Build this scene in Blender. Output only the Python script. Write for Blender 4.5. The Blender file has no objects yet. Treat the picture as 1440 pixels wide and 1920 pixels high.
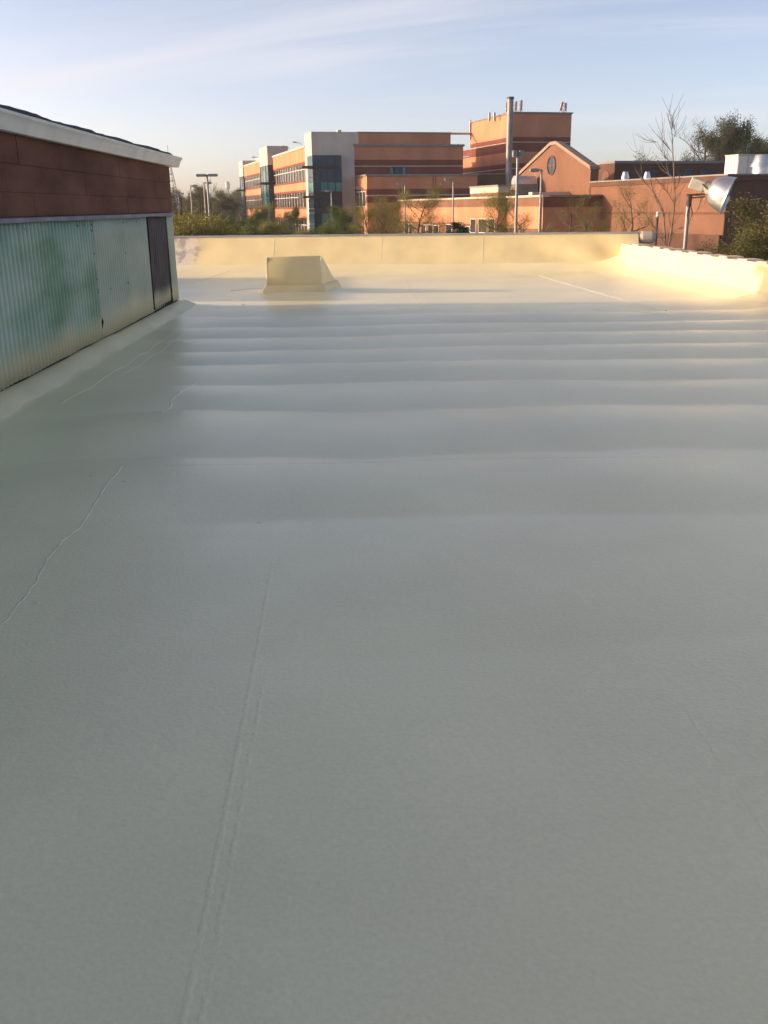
import bpy, math, random
from mathutils import Vector, Matrix
R = math.radians
random.seed(7)
SC = bpy.context.scene
COL = SC.collection
G = -4.2                      # street level; the roof deck is z = 0

# ------------------------------------------------------------------ camera
F_PX = 1780.0                 # focal length in pixels of the 1440x1920 photograph
PITCH = math.atan(573 / F_PX)
YAW = -math.atan(40 / (F_PX / math.cos(PITCH)))
ROLL = R(-0.75)
cam_d = bpy.data.cameras.new('camera')
cam = bpy.data.objects.new('camera', cam_d)
COL.objects.link(cam)
RM = Matrix.Rotation(YAW, 3, 'Z') @ Matrix.Rotation(math.pi / 2 - PITCH, 3, 'X') @ Matrix.Rotation(ROLL, 3, 'Z')
CP = Vector((0, 0, 1.5))
cam.matrix_world = Matrix.Translation(CP) @ RM.to_4x4()
cam_d.sensor_fit = 'VERTICAL'
cam_d.sensor_height = 36
cam_d.lens = 36 * F_PX / 1920
cam_d.clip_end = 9000
SC.camera = cam

# ------------------------------------------------------------------ sky, sun, exposure
SUN_EL = R(10.5)
SUN_AZ = R(3.6)                 # sun stands to the left (-X), this much beyond the camera's side
sun_dir = Vector((-math.cos(SUN_EL) * math.cos(SUN_AZ), math.cos(SUN_EL) * math.sin(SUN_AZ), math.sin(SUN_EL)))
world = bpy.data.worlds.new('World')
SC.world = world
world.use_nodes = True
wn, wl = world.node_tree.nodes, world.node_tree.links
bg = wn['Background']
sky = wn.new('ShaderNodeTexSky')
sky.sky_type = 'NISHITA'
sky.sun_disc = False
sky.sun_elevation = SUN_EL
sky.sun_rotation = math.atan2(sun_dir.x, sun_dir.y)
sky.air_density = 0.45
sky.dust_density = 1.75
sky.ozone_density = 0.0
bg.inputs[1].default_value = 0.15
# thin cirrus, laid out over the whole dome on a flat layer high above
tc = wn.new('ShaderNodeTexCoord')
sep = wn.new('ShaderNodeSeparateXYZ'); wl.new(tc.outputs['Generated'], sep.inputs[0])
def wmath(op, a, b=None, clamp=False):
    n = wn.new('ShaderNodeMath'); n.operation = op; n.use_clamp = clamp
    for i, v in enumerate((a, b)):
        if v is None: continue
        if isinstance(v, (int, float)): n.inputs[i].default_value = v
        else: wl.new(v, n.inputs[i])
    return n.outputs[0]
zc = wmath('ADD', wmath('MAXIMUM', sep.outputs[2], 0.0), 0.12)
cmb = wn.new('ShaderNodeCombineXYZ')
wl.new(wmath('DIVIDE', sep.outputs[0], zc), cmb.inputs[0])
wl.new(wmath('DIVIDE', sep.outputs[1], zc), cmb.inputs[1])
mp = wn.new('ShaderNodeMapping'); wl.new(cmb.outputs[0], mp.inputs[0])
mp.inputs['Rotation'].default_value = (0, 0, R(20))       # the streaks' heading
mp2 = wn.new('ShaderNodeMapping'); wl.new(mp.outputs[0], mp2.inputs[0])
mp2.inputs['Scale'].default_value = (0.33, 1.5, 1)
mp2.inputs['Location'].default_value = (3.1, 0.4, 0)
nz = wn.new('ShaderNodeTexNoise'); wl.new(mp2.outputs[0], nz.inputs[0])
nz.inputs['Scale'].default_value = 1.0
nz.inputs['Detail'].default_value = 6
nz.inputs['Roughness'].default_value = 0.5
nz.inputs['Distortion'].default_value = 0.6
sp2 = wn.new('ShaderNodeSeparateXYZ'); wl.new(mp.outputs[0], sp2.inputs[0])
wave = wn.new('ShaderNodeTexNoise'); wl.new(mp.outputs[0], wave.inputs[0]); wave.inputs['Scale'].default_value = 0.45
yb = wmath('ADD', sp2.outputs[1], wmath('MULTIPLY', wave.outputs[0], 0.9))
bandv = wmath('SUBTRACT', 1.0, wmath('MULTIPLY', wmath('ABSOLUTE', wmath('SUBTRACT', yb, 3.72)), 1.8), True)
cr = wn.new('ShaderNodeMapRange'); wl.new(wmath('ADD', nz.outputs[0], wmath('MULTIPLY', bandv, 0.24)), cr.inputs[0])
cr.inputs[1].default_value = 0.53; cr.inputs[2].default_value = 0.84
cr.inputs[3].default_value = 0.0; cr.inputs[4].default_value = 0.55
cr.interpolation_type = 'SMOOTHSTEP'
tint = wn.new('ShaderNodeMix'); tint.data_type = 'RGBA'; tint.blend_type = 'MULTIPLY'; tint.inputs[0].default_value = 1.0
wl.new(sky.outputs[0], tint.inputs[6]); tint.inputs[7].default_value = (1.075, 0.972, 0.93, 1)
mixc = wn.new('ShaderNodeMix'); mixc.data_type = 'RGBA'; mixc.blend_type = 'MIX'
wl.new(cr.outputs[0], mixc.inputs[0])
wl.new(tint.outputs[2], mixc.inputs[6])
mixc.inputs[7].default_value = (3.0, 2.9, 3.0, 1)
wl.new(mixc.outputs[2], bg.inputs[0])

sun_l = bpy.data.lights.new('sun', 'SUN')
sun_l.energy = 2.9
sun_l.angle = R(1.0)
sun_l.color = (1.0, 0.73, 0.49)
sun = bpy.data.objects.new('sun', sun_l)
COL.objects.link(sun)
sun.rotation_euler = (-sun_dir).to_track_quat('-Z', 'Y').to_euler()
sun.location = (-30, 3, 20)

SC.view_settings.view_transform = 'Standard'
SC.view_settings.look = 'None'
SC.view_settings.exposure = 1.05
SC.view_settings.gamma = 1.0
SC.view_settings.use_curve_mapping = False

# ------------------------------------------------------------------ pixel helpers (a pixel gives a direction)
def ray(px, py):
    return RM @ Vector(((px - 720) / F_PX, -(py - 960) / F_PX, -1.0))
def at_Y(px, py, Y):
    d = ray(px, py); return CP + d * (Y / d.y)
def at_X(px, py, X):
    d = ray(px, py); return CP + d * (X / d.x)
def at_z(px, py, z=0.0):
    d = ray(px, py); return CP + d * ((z - CP.z) / d.z)

class Frame:
    """a building's own axes: u along its front, v backwards, z up from street level"""
    def __init__(s, px, Y, deg):
        p = at_Y(px, 387, Y); s.o = Vector((p.x, p.y, G)); s.a = R(deg)
        s.M = Matrix.Rotation(-s.a, 3, 'Z')
    def _r(s, px, py): return s.M @ (CP - s.o), s.M @ ray(px, py)
    def v(s, px, py, v):            # ray meets plane v -> (u, z)
        c, d = s._r(px, py); p = c + d * ((v - c.y) / d.y); return p.x, p.z
    def u(s, px, py, u):            # ray meets plane u -> (v, z)
        c, d = s._r(px, py); p = c + d * ((u - c.x) / d.x); return p.y, p.z

# ------------------------------------------------------------------ materials
def srgb(r, g, b):
    f = lambda c: c / 12.92 if c <= 0.04045 else ((c + 0.055) / 1.055) ** 2.4
    return (f(r / 255), f(g / 255), f(b / 255))
def mat(name, col, rough=0.7, spec=0.5, metal=0.0, var=0.15, scale=3.0, detail=6, bump=0.0, bscale=40.0, stretch=(1, 1, 1), trans=0.0, col2=None, coord='Object', lo=0.35, hi=0.65):
    m = bpy.data.materials.new(name); m.use_nodes = True
    n, l = m.node_tree.nodes, m.node_tree.links
    b = n['Principled BSDF']
    b.inputs['Roughness'].default_value = rough
    b.inputs['Specular IOR Level'].default_value = spec
    b.inputs['Metallic'].default_value = metal
    t = n.new('ShaderNodeTexCoord'); mpn = n.new('ShaderNodeMapping')
    mpn.inputs['Scale'].default_value = stretch
    l.new(t.outputs[coord], mpn.inputs[0])
    nn = n.new('ShaderNodeTexNoise'); nn.inputs['Scale'].default_value = scale; nn.inputs['Detail'].default_value = detail
    l.new(mpn.outputs[0], nn.inputs[0])
    rp = n.new('ShaderNodeValToRGB'); l.new(nn.outputs[0], rp.inputs[0])
    rp.color_ramp.elements[0].position = lo; rp.color_ramp.elements[1].position = hi
    c2 = col2 if col2 else tuple(min(1, c * (1 + var)) for c in col)
    c1 = tuple(c * (1 - var) for c in col) if not col2 else col
    rp.color_ramp.elements[0].color = (*c1, 1); rp.color_ramp.elements[1].color = (*c2, 1)
    l.new(rp.outputs[0], b.inputs['Base Color'])
    if bump:
        bn = n.new('ShaderNodeTexNoise'); bn.inputs['Scale'].default_value = bscale; bn.inputs['Detail'].default_value = 4
        l.new(mpn.outputs[0], bn.inputs[0])
        bp = n.new('ShaderNodeBump'); bp.inputs['Strength'].default_value = bump; bp.inputs['Distance'].default_value = 0.01
        l.new(bn.outputs[0], bp.inputs['Height']); l.new(bp.outputs[0], b.inputs['Normal'])
    if trans:
        tr = n.new('ShaderNodeBsdfTranslucent'); l.new(rp.outputs[0], tr.inputs[0])
        mx = n.new('ShaderNodeMixShader'); mx.inputs[0].default_value = trans
        out = n['Material Output']
        l.new(b.outputs[0], mx.inputs[1]); l.new(tr.outputs[0], mx.inputs[2]); l.new(mx.outputs[0], out.inputs[0])
    m['ramp'] = rp.name
    return m

def brick_mat(name, c1, c2, mortar, bw=0.30, bh=0.10):
    m = bpy.data.materials.new(name); m.use_nodes = True
    n, l = m.node_tree.nodes, m.node_tree.links
    b = n['Principled BSDF']; b.inputs['Roughness'].default_value = 0.85; b.inputs['Specular IOR Level'].default_value = 0.2
    t = n.new('ShaderNodeTexCoord'); s = n.new('ShaderNodeSeparateXYZ'); l.new(t.outputs['Object'], s.inputs[0])
    a = n.new('ShaderNodeMath'); a.operation = 'ADD'; l.new(s.outputs[0], a.inputs[0]); l.new(s.outputs[1], a.inputs[1])
    c = n.new('ShaderNodeCombineXYZ'); l.new(a.outputs[0], c.inputs[0]); l.new(s.outputs[2], c.inputs[1])
    br = n.new('ShaderNodeTexBrick'); l.new(c.outputs[0], br.inputs[0])
    br.inputs['Scale'].default_value = 1.0
    br.inputs['Brick Width'].default_value = bw; br.inputs['Row Height'].default_value = bh
    br.inputs['Mortar Size'].default_value = 0.012
    br.inputs['Color1'].default_value = (*c1, 1); br.inputs['Color2'].default_value = (*c2, 1); br.inputs['Mortar'].default_value = (*mortar, 1)
    ns = n.new('ShaderNodeTexNoise'); ns.inputs['Scale'].default_value = 0.35; ns.inputs['Detail'].default_value = 8
    mpn = n.new('ShaderNodeMapping'); mpn.inputs['Scale'].default_value = (1, 1, 0.45)
    l.new(t.outputs['Object'], mpn.inputs[0]); l.new(mpn.outputs[0], ns.inputs[0])
    mr = n.new('ShaderNodeMapRange'); l.new(ns.outputs[0], mr.inputs[0]); mr.inputs[1].default_value = 0.3; mr.inputs[2].default_value = 0.7
    mr.inputs[3].default_value = 0.80; mr.inputs[4].default_value = 1.12
    mx = n.new('ShaderNodeMix'); mx.data_type = 'RGBA'; mx.blend_type = 'MULTIPLY'; mx.inputs[0].default_value = 1.0
    l.new(br.outputs[0], mx.inputs[6]); l.new(mr.outputs[0], mx.inputs[7])
    l.new(mx.outputs[2], b.inputs['Base Color'])
    return m

def glass_mat(name, col, rough=0.06, var=0.35, scale=0.25):
    m = mat(name, col, rough=rough, spec=0.26, var=var, scale=scale, detail=3)
    return m

M = {}
M['foam'] = mat('cream_roof_coating', (0.92, 0.84, 0.545), rough=0.30, spec=0.5, var=0.07, scale=0.6, detail=12, bump=0.22, bscale=75)
M['foam_wall'] = mat('cream_wall_coating', (0.85, 0.70, 0.385), rough=0.5, spec=0.35, var=0.06, scale=1.6, detail=8, bump=0.25, bscale=30)
M['foam_cant'] = mat('cream_cant_coating', (0.80, 0.71, 0.45), rough=0.45, spec=0.38, var=0.06, scale=1.6, detail=8, bump=0.2, bscale=30)
M['seam'] = mat('seam_bead', (0.80, 0.74, 0.56), rough=0.5, spec=0.3, var=0.08, scale=9)
M['metal_cap'] = mat('galvanised_cap', (0.42, 0.43, 0.45), rough=0.45, metal=0.5, var=0.15, scale=2, stretch=(1, 1, 1))
M['tile'] = mat('clay_cap', (0.60, 0.47, 0.38), rough=0.8, var=0.25, scale=6)
M['white_trim'] = mat('white_gutter_paint', (0.66, 0.66, 0.64), rough=0.45, var=0.10, scale=2.5)
M['shingle'] = mat('dark_shingle', (0.035, 0.036, 0.045), rough=0.9, var=0.4, scale=14, bump=0.6, bscale=60)
M['flash'] = mat('grey_flashing', (0.17, 0.16, 0.18), rough=0.6, var=0.2, scale=4)
M['black'] = mat('black_gap', (0.012, 0.012, 0.012), rough=0.9, var=0.2)
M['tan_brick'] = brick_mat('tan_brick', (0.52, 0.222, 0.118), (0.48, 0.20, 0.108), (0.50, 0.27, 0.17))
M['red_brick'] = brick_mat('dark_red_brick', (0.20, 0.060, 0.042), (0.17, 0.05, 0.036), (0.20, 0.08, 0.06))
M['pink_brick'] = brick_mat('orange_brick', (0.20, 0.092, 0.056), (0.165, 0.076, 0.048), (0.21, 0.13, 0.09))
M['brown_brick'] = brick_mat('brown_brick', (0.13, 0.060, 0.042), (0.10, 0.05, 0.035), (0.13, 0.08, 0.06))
M['concrete'] = mat('pale_concrete', (0.47, 0.43, 0.39), rough=0.8, var=0.12, scale=0.5, stretch=(1, 1, 0.35))
M['coping'] = mat('pale_coping', (0.50, 0.43, 0.35), rough=0.7, var=0.12, scale=1)
M['gable_cap'] = mat('gable_cap_stone', (0.27, 0.19, 0.145), rough=0.8, var=0.15, scale=1)
M['grey_coping'] = mat('grey_coping', (0.20, 0.19, 0.19), rough=0.6, var=0.12, scale=1)
M['glass'] = glass_mat('dark_teal_glass', (0.009, 0.042, 0.080), rough=.1)
M['glass_l'] = glass_mat('light_teal_glass', (0.032, 0.16, 0.17), rough=.1)
M['pane'] = glass_mat('brown_window_glass', (0.045, 0.035, 0.035), rough=0.12)
M['mullion'] = mat('dark_mullion', (0.012, 0.018, 0.028), rough=0.5, metal=0.0, var=0.15)
M['white_frame'] = mat('white_window_frame', (0.66, 0.63, 0.58), rough=0.5, var=0.08)
M['steel'] = mat('stack_steel', (0.20, 0.20, 0.21), rough=0.5, metal=0.35, var=0.25, scale=1.5, stretch=(1, 1, 0.4))
M['alu'] = mat('spun_aluminium', (0.62, 0.62, 0.64), rough=0.30, metal=0.85, var=0.12, scale=5)
M['lamp_grey'] = mat('lamp_post_grey', (0.25, 0.25, 0.26), rough=0.5, metal=0.3, var=0.12, scale=2)
M['lamp_lens'] = mat('lamp_lens', (0.62, 0.62, 0.60), rough=0.25, var=0.08)
M['lamp_body'] = mat('ballast_grey', (0.44, 0.43, 0.37), rough=0.55, var=0.12, scale=8)
M['rust_clamp'] = mat('rusty_clamp', (0.10, 0.065, 0.055), rough=0.8, var=0.35, scale=20)
M['hvac'] = mat('hvac_panel', (0.62, 0.58, 0.53), rough=0.55, var=0.08, scale=1)
M['antenna'] = mat('antenna_pink', (0.50, 0.30, 0.24), rough=0.6, var=0.15)
M['bark'] = mat('grey_bark', (0.10, 0.075, 0.058), rough=0.95, var=0.3, scale=6)
M['bark_l'] = mat('pale_bark', (0.18, 0.135, 0.105), rough=0.95, var=0.3, scale=6)
M['bark_d'] = mat('dark_bark', (0.060, 0.048, 0.045), rough=0.95, var=0.3, scale=6)
M['leaf_y'] = mat('spring_leaf_yellow', (0.21, 0.195, 0.050), rough=0.6, spec=0.2, var=0.35, scale=0.8, detail=3, trans=0.35)
M['leaf_g'] = mat('spring_leaf_green', (0.090, 0.125, 0.036), rough=0.6, spec=0.2, var=0.4, scale=0.8, detail=3, trans=0.35)
M['leaf_r'] = mat('old_tree_leaf', (0.058, 0.078, 0.036), rough=0.7, spec=0.2, var=0.4, scale=0.5, detail=3, trans=0.3)
M['leaf_d'] = mat('woodland_leaf', (0.105, 0.112, 0.055), rough=0.7, spec=0.2, var=0.4, scale=0.5, detail=3, trans=0.3)
M['leaf_e'] = mat('evergreen_leaf', (0.022, 0.055, 0.018), rough=0.7, spec=0.2, var=0.4, scale=1.2, detail=3, trans=0.2)
M['leaf_s'] = mat('shrub_leaf', (0.105, 0.105, 0.036), rough=0.7, spec=0.2, var=0.5, scale=1.5, detail=4, trans=0.3)
M['ground'] = mat('rough_grass_ground', (0.070, 0.075, 0.030), rough=0.95, var=0.5, scale=0.06, detail=9, col2=(0.16, 0.14, 0.075))
M['asphalt'] = mat('asphalt', (0.055, 0.054, 0.053), rough=0.9, var=0.25, scale=0.7, detail=9)
M['soil'] = mat('bare_soil', (0.24, 0.185, 0.13), rough=0.95, var=0.3, scale=0.3, detail=8)
M['hull'] = brick_mat('own_brick', (0.22, 0.10, 0.07), (0.19, 0.09, 0.06), (0.3, 0.26, 0.22), 0.22, 0.075)
M['tower_far'] = mat('water_tower_paint', (0.45, 0.46, 0.50), rough=0.6, var=0.06)
M['sign'] = mat('dark_sign', (0.02, 0.02, 0.028), rough=0.6, var=0.2)
M['roofing'] = mat('grey_roofing', (0.16, 0.15, 0.15), rough=0.9, var=0.2, scale=0.7)

def foam_far():
    '''the far parapet's coating; its left end is thinly sprayed, whitish and stained'''
    m = mat('cream_wall_coating_worn_end', (0.85, 0.70, 0.385), rough=0.5, spec=0.35, var=0.06, scale=1.6, detail=8, bump=0.25, bscale=30)
    n, l = m.node_tree.nodes, m.node_tree.links
    b = n['Principled BSDF']; src = b.inputs['Base Color'].links[0].from_socket
    t = n.new('ShaderNodeTexCoord'); s = n.new('ShaderNodeSeparateXYZ'); l.new(t.outputs['Object'], s.inputs[0])
    nn = n.new('ShaderNodeTexNoise'); nn.inputs['Scale'].default_value = 3.5; nn.inputs['Detail'].default_value = 8; l.new(t.outputs['Object'], nn.inputs[0])
    rp = n.new('ShaderNodeValToRGB'); l.new(nn.outputs[0], rp.inputs[0])
    rp.color_ramp.elements[0].position = .40; rp.color_ramp.elements[0].color = (.46, .40, .34, 1)
    rp.color_ramp.elements[1].position = .50; rp.color_ramp.elements[1].color = (.74, .66, .56, 1)
    ad = n.new('ShaderNodeMath'); ad.operation = 'MULTIPLY_ADD'; ad.inputs[1].default_value = .9; l.new(nn.outputs[0], ad.inputs[0]); l.new(s.outputs[0], ad.inputs[2])
    mr = n.new('ShaderNodeMapRange'); mr.interpolation_type = 'SMOOTHSTEP'; l.new(ad.outputs[0], mr.inputs[0])
    mr.inputs[1].default_value = 0.95; mr.inputs[2].default_value = 1.45; mr.inputs[3].default_value = 1; mr.inputs[4].default_value = 0
    mx = n.new('ShaderNodeMix'); mx.data_type = 'RGBA'; l.new(mr.outputs[0], mx.inputs[0]); l.new(src, mx.inputs[6]); l.new(rp.outputs[0], mx.inputs[7])
    l.new(mx.outputs[2], b.inputs['Base Color'])
    return m
M['foam_far'] = foam_far()

def add_overspray(m, z0, z1, col):
    """cream spray that drifted onto the foot of a wall: a stain with a soft ragged upper edge"""
    n, l = m.node_tree.nodes, m.node_tree.links
    b = n['Principled BSDF']; src = b.inputs['Base Color'].links[0].from_socket
    t = n.new('ShaderNodeTexCoord'); s = n.new('ShaderNodeSeparateXYZ'); l.new(t.outputs['Object'], s.inputs[0])
    nn = n.new('ShaderNodeTexNoise'); nn.inputs['Scale'].default_value = 1.1; nn.inputs['Detail'].default_value = 7
    l.new(t.outputs['Object'], nn.inputs[0])
    mu = n.new('ShaderNodeMath'); mu.operation = 'MULTIPLY_ADD'; mu.inputs[1].default_value = -0.34
    l.new(nn.outputs[0], mu.inputs[0]); l.new(s.outputs[2], mu.inputs[2])
    mr = n.new('ShaderNodeMapRange'); mr.interpolation_type = 'SMOOTHSTEP'
    mr.inputs[1].default_value = z0; mr.inputs[2].default_value = z1; mr.inputs[3].default_value = 0.92; mr.inputs[4].default_value = 0.0
    l.new(mu.outputs[0], mr.inputs[0])
    mx = n.new('ShaderNodeMix'); mx.data_type = 'RGBA'
    l.new(mr.outputs[0], mx.inputs[0]); l.new(src, mx.inputs[6]); mx.inputs[7].default_value = (*col, 1)
    l.new(mx.outputs[2], b.inputs['Base Color'])
CREAM = (0.58, 0.51, 0.33)
M['green'] = mat('faded_green_sheet', (0.175, 0.285, 0.18), rough=0.5, spec=0.3, scale=1.7, detail=12, col2=(0.40, 0.485, 0.385), stretch=(1, .5, 1.1), lo=0.34, hi=0.66)
def paint_rib_shade(m, lo, hi):
    '''rib shading painted into the colour: darker valleys, lighter crests (same 105 mm pitch as the sheet)'''
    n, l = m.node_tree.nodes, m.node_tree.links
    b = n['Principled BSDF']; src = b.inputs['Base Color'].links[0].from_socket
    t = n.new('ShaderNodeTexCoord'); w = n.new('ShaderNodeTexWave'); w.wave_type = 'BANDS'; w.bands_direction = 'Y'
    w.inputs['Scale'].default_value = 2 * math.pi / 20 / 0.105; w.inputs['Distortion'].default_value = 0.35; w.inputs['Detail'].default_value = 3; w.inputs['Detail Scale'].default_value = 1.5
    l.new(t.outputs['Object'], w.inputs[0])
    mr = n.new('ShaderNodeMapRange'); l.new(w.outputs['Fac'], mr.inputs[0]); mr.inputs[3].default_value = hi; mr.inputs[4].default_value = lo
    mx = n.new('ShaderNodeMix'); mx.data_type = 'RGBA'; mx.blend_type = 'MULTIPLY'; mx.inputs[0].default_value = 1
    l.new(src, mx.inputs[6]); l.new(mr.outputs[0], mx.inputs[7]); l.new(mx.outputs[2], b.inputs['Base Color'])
paint_rib_shade(M['green'], .74, 1.08)  # corrugation shade put into the sheet colour
add_overspray(M['green'], 0.02, 0.30, CREAM)
M['green_pale'] = mat('pale_green_sheet', (0.27, 0.335, 0.25), rough=0.6, spec=0.3, scale=1.6, detail=10, col2=(0.38, 0.42, 0.33), stretch=(1, .5, 1.1), lo=0.3, hi=0.62)
paint_rib_shade(M['green_pale'], .86, 1.04)
add_overspray(M['green_pale'], 0.02, 0.34, CREAM)
M['board'] = mat('weathered_dark_board', (0.022, 0.020, 0.028), rough=0.8, scale=7, detail=9, col2=(0.105, 0.070, 0.062), stretch=(1, 4, 0.25), bump=0.5, bscale=30)
add_overspray(M['board'], 0.02, 0.26, CREAM)
M['brown_panel'] = mat('brown_brick_siding', (0.085, 0.036, 0.024), rough=0.9, spec=0.15, scale=1.7, detail=10, col2=(0.205, 0.095, 0.066), bump=0.5, bscale=45, stretch=(1, .45, 1.3), lo=0.3, hi=0.72)
M['cream_edge'] = mat('stained_cream', (0.36, 0.31, 0.24), rough=0.7, scale=3, detail=9, col2=(0.72, 0.63, 0.45), lo=0.38, hi=0.52)

# ------------------------------------------------------------------ mesh helpers
class MB:
    def __init__(s): s.v = []; s.f = []
    def add(s, vs, fs):
        o = len(s.v); s.v += [tuple(p) for p in vs]; s.f += [tuple(i + o for i in f) for f in fs]; return s
    def box(s, x0, x1, y0, y1, z0, z1):
        x0, x1 = sorted((x0, x1)); y0, y1 = sorted((y0, y1)); z0, z1 = sorted((z0, z1))
        return s.add([(x0,y0,z0),(x1,y0,z0),(x1,y1,z0),(x0,y1,z0),(x0,y0,z1),(x1,y0,z1),(x1,y1,z1),(x0,y1,z1)],
                     [(0,3,2,1),(4,5,6,7),(0,1,5,4),(1,2,6,5),(2,3,7,6),(3,0,4,7)])
    def tube(s, pts, rad, n=8, cap=True):
        pts = [Vector(p) for p in pts]
        if isinstance(rad, (int, float)): rad = [rad] * len(pts)
        o = len(s.v)
        for i, p in enumerate(pts):
            d = (pts[min(i + 1, len(pts) - 1)] - pts[max(i - 1, 0)]).normalized()
            a = d.cross(Vector((0, 0, 1)) if abs(d.z) < 0.9 else Vector((1, 0, 0))).normalized(); b = d.cross(a)
            for k in range(n):
                t = 2 * math.pi * k / n
                s.v.append(tuple(p + a * (math.cos(t) * rad[i]) + b * (math.sin(t) * rad[i])))
        for i in range(len(pts) - 1):
            for k in range(n):
                k2 = (k + 1) % n
                s.f.append((o + i*n + k, o + i*n + k2, o + (i+1)*n + k2, o + (i+1)*n + k))
        if cap:
            s.f.append(tuple(o + k for k in range(n))[::-1]); s.f.append(tuple(o + (len(pts)-1)*n + k for k in range(n)))
        return s
    def lathe(s, prof, n=32, M=None):
        """profile of (radius, height) turned about z, then moved by M"""
        o = len(s.v); M = M or Matrix.Identity(4)
        for r, h in prof:
            for k in range(n):
                t = 2 * math.pi * k / n
                s.v.append(tuple(M @ Vector((r * math.cos(t), r * math.sin(t), h))))
        for i in range(len(prof) - 1):
            for k in range(n):
                k2 = (k + 1) % n
                s.f.append((o + i*n + k, o + i*n + k2, o + (i+1)*n + k2, o + (i+1)*n + k))
        return s
    def prism(s, poly, x0, x1):
        """polygon in (y, z) extruded along x"""
        n = len(poly); vs = [(x0, y, z) for y, z in poly] + [(x1, y, z) for y, z in poly]
        fs = [tuple(range(n))[::-1], tuple(range(n, 2 * n))] + [(i, (i + 1) % n, n + (i + 1) % n, n + i) for i in range(n)]
        return s.add(vs, fs)
    def mesh(s, name, smooth=False):
        me = bpy.data.meshes.new(name); me.from_pydata(s.v, [], s.f); me.update()
        if smooth:
            me.polygons.foreach_set('use_smooth', [True] * len(me.polygons))
        return me

def put(name, mb, m, parent=None, smooth=False, bevel=0.0):
    me = mb.mesh(name, smooth) if isinstance(mb, MB) else mb
    if not me.materials: me.materials.append(M[m] if isinstance(m, str) else m)
    if isinstance(mb, MB):
        import bmesh
        bm = bmesh.new(); bm.from_mesh(me); bmesh.ops.recalc_face_normals(bm, faces=bm.faces[:])
        if bevel: bmesh.ops.bevel(bm, geom=bm.edges[:], offset=bevel, segments=2, affect='EDGES', profile=0.5)
        bm.to_mesh(me); bm.free()
        if smooth:
            me.polygons.foreach_set('use_smooth', [True] * len(me.polygons))
            me.set_sharp_from_angle(angle=R(38))
    o = bpy.data.objects.new(name, me); COL.objects.link(o)
    if parent: o.parent = parent
    return o
def tag(o, label, cat, group=None):
    o['label'] = label; o['category'] = cat
    if group: o['group'] = group
    return o
def thing(name, label, cat, loc=(0, 0, 0), rz=0.0, group=None):
    o = bpy.data.objects.new(name, None); COL.objects.link(o)
    o.location = loc; o.rotation_euler = (0, 0, rz); o.empty_display_size = 0.3
    return tag(o, label, cat, group)
def struct(o, kind='structure'):
    o['kind'] = kind; return o

# value noise for the deck
_perm = list(range(256)); random.Random(3).shuffle(_perm)
def _h(i, j): return _perm[(_perm[i & 255] + j) & 255] / 255.0
def vnoise(x, y):
    i, j = math.floor(x), math.floor(y); a, b = x - i, y - j
    a = a * a * (3 - 2 * a); b = b * b * (3 - 2 * b)
    return (_h(i, j) * (1 - a) + _h(i + 1, j) * a) * (1 - b) + (_h(i, j + 1) * (1 - a) + _h(i + 1, j + 1) * a) * b - 0.5

# ================================================================== GROUND
g = MB(); N = 48
g.add([(-4000, -4000, G), (4000, -4000, G), (4000, 4000, G), (-4000, 4000, G)], [(0, 1, 2, 3)])
struct(put('ground', g, 'ground'))
struct(put('parking_lot', MB().add([(-2, 40, G + .004), (60, 40, G + .004), (44, 96, G + .004), (-18, 96, G + .004)], [(0, 1, 2, 3)]), 'asphalt'))
struct(put('road', MB().add([(-60, 60, G + .008), (-24, 60, G + .008), (-62, 300, G + .008), (-72, 300, G + .008)], [(0, 1, 2, 3)]), 'asphalt'))
struct(put('bare_soil', MB().add([(-42, 150, G + .012), (-16, 150, G + .012), (-22, 240, G + .012), (-48, 240, G + .012)], [(0, 1, 2, 3)]), 'soil'))

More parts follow.
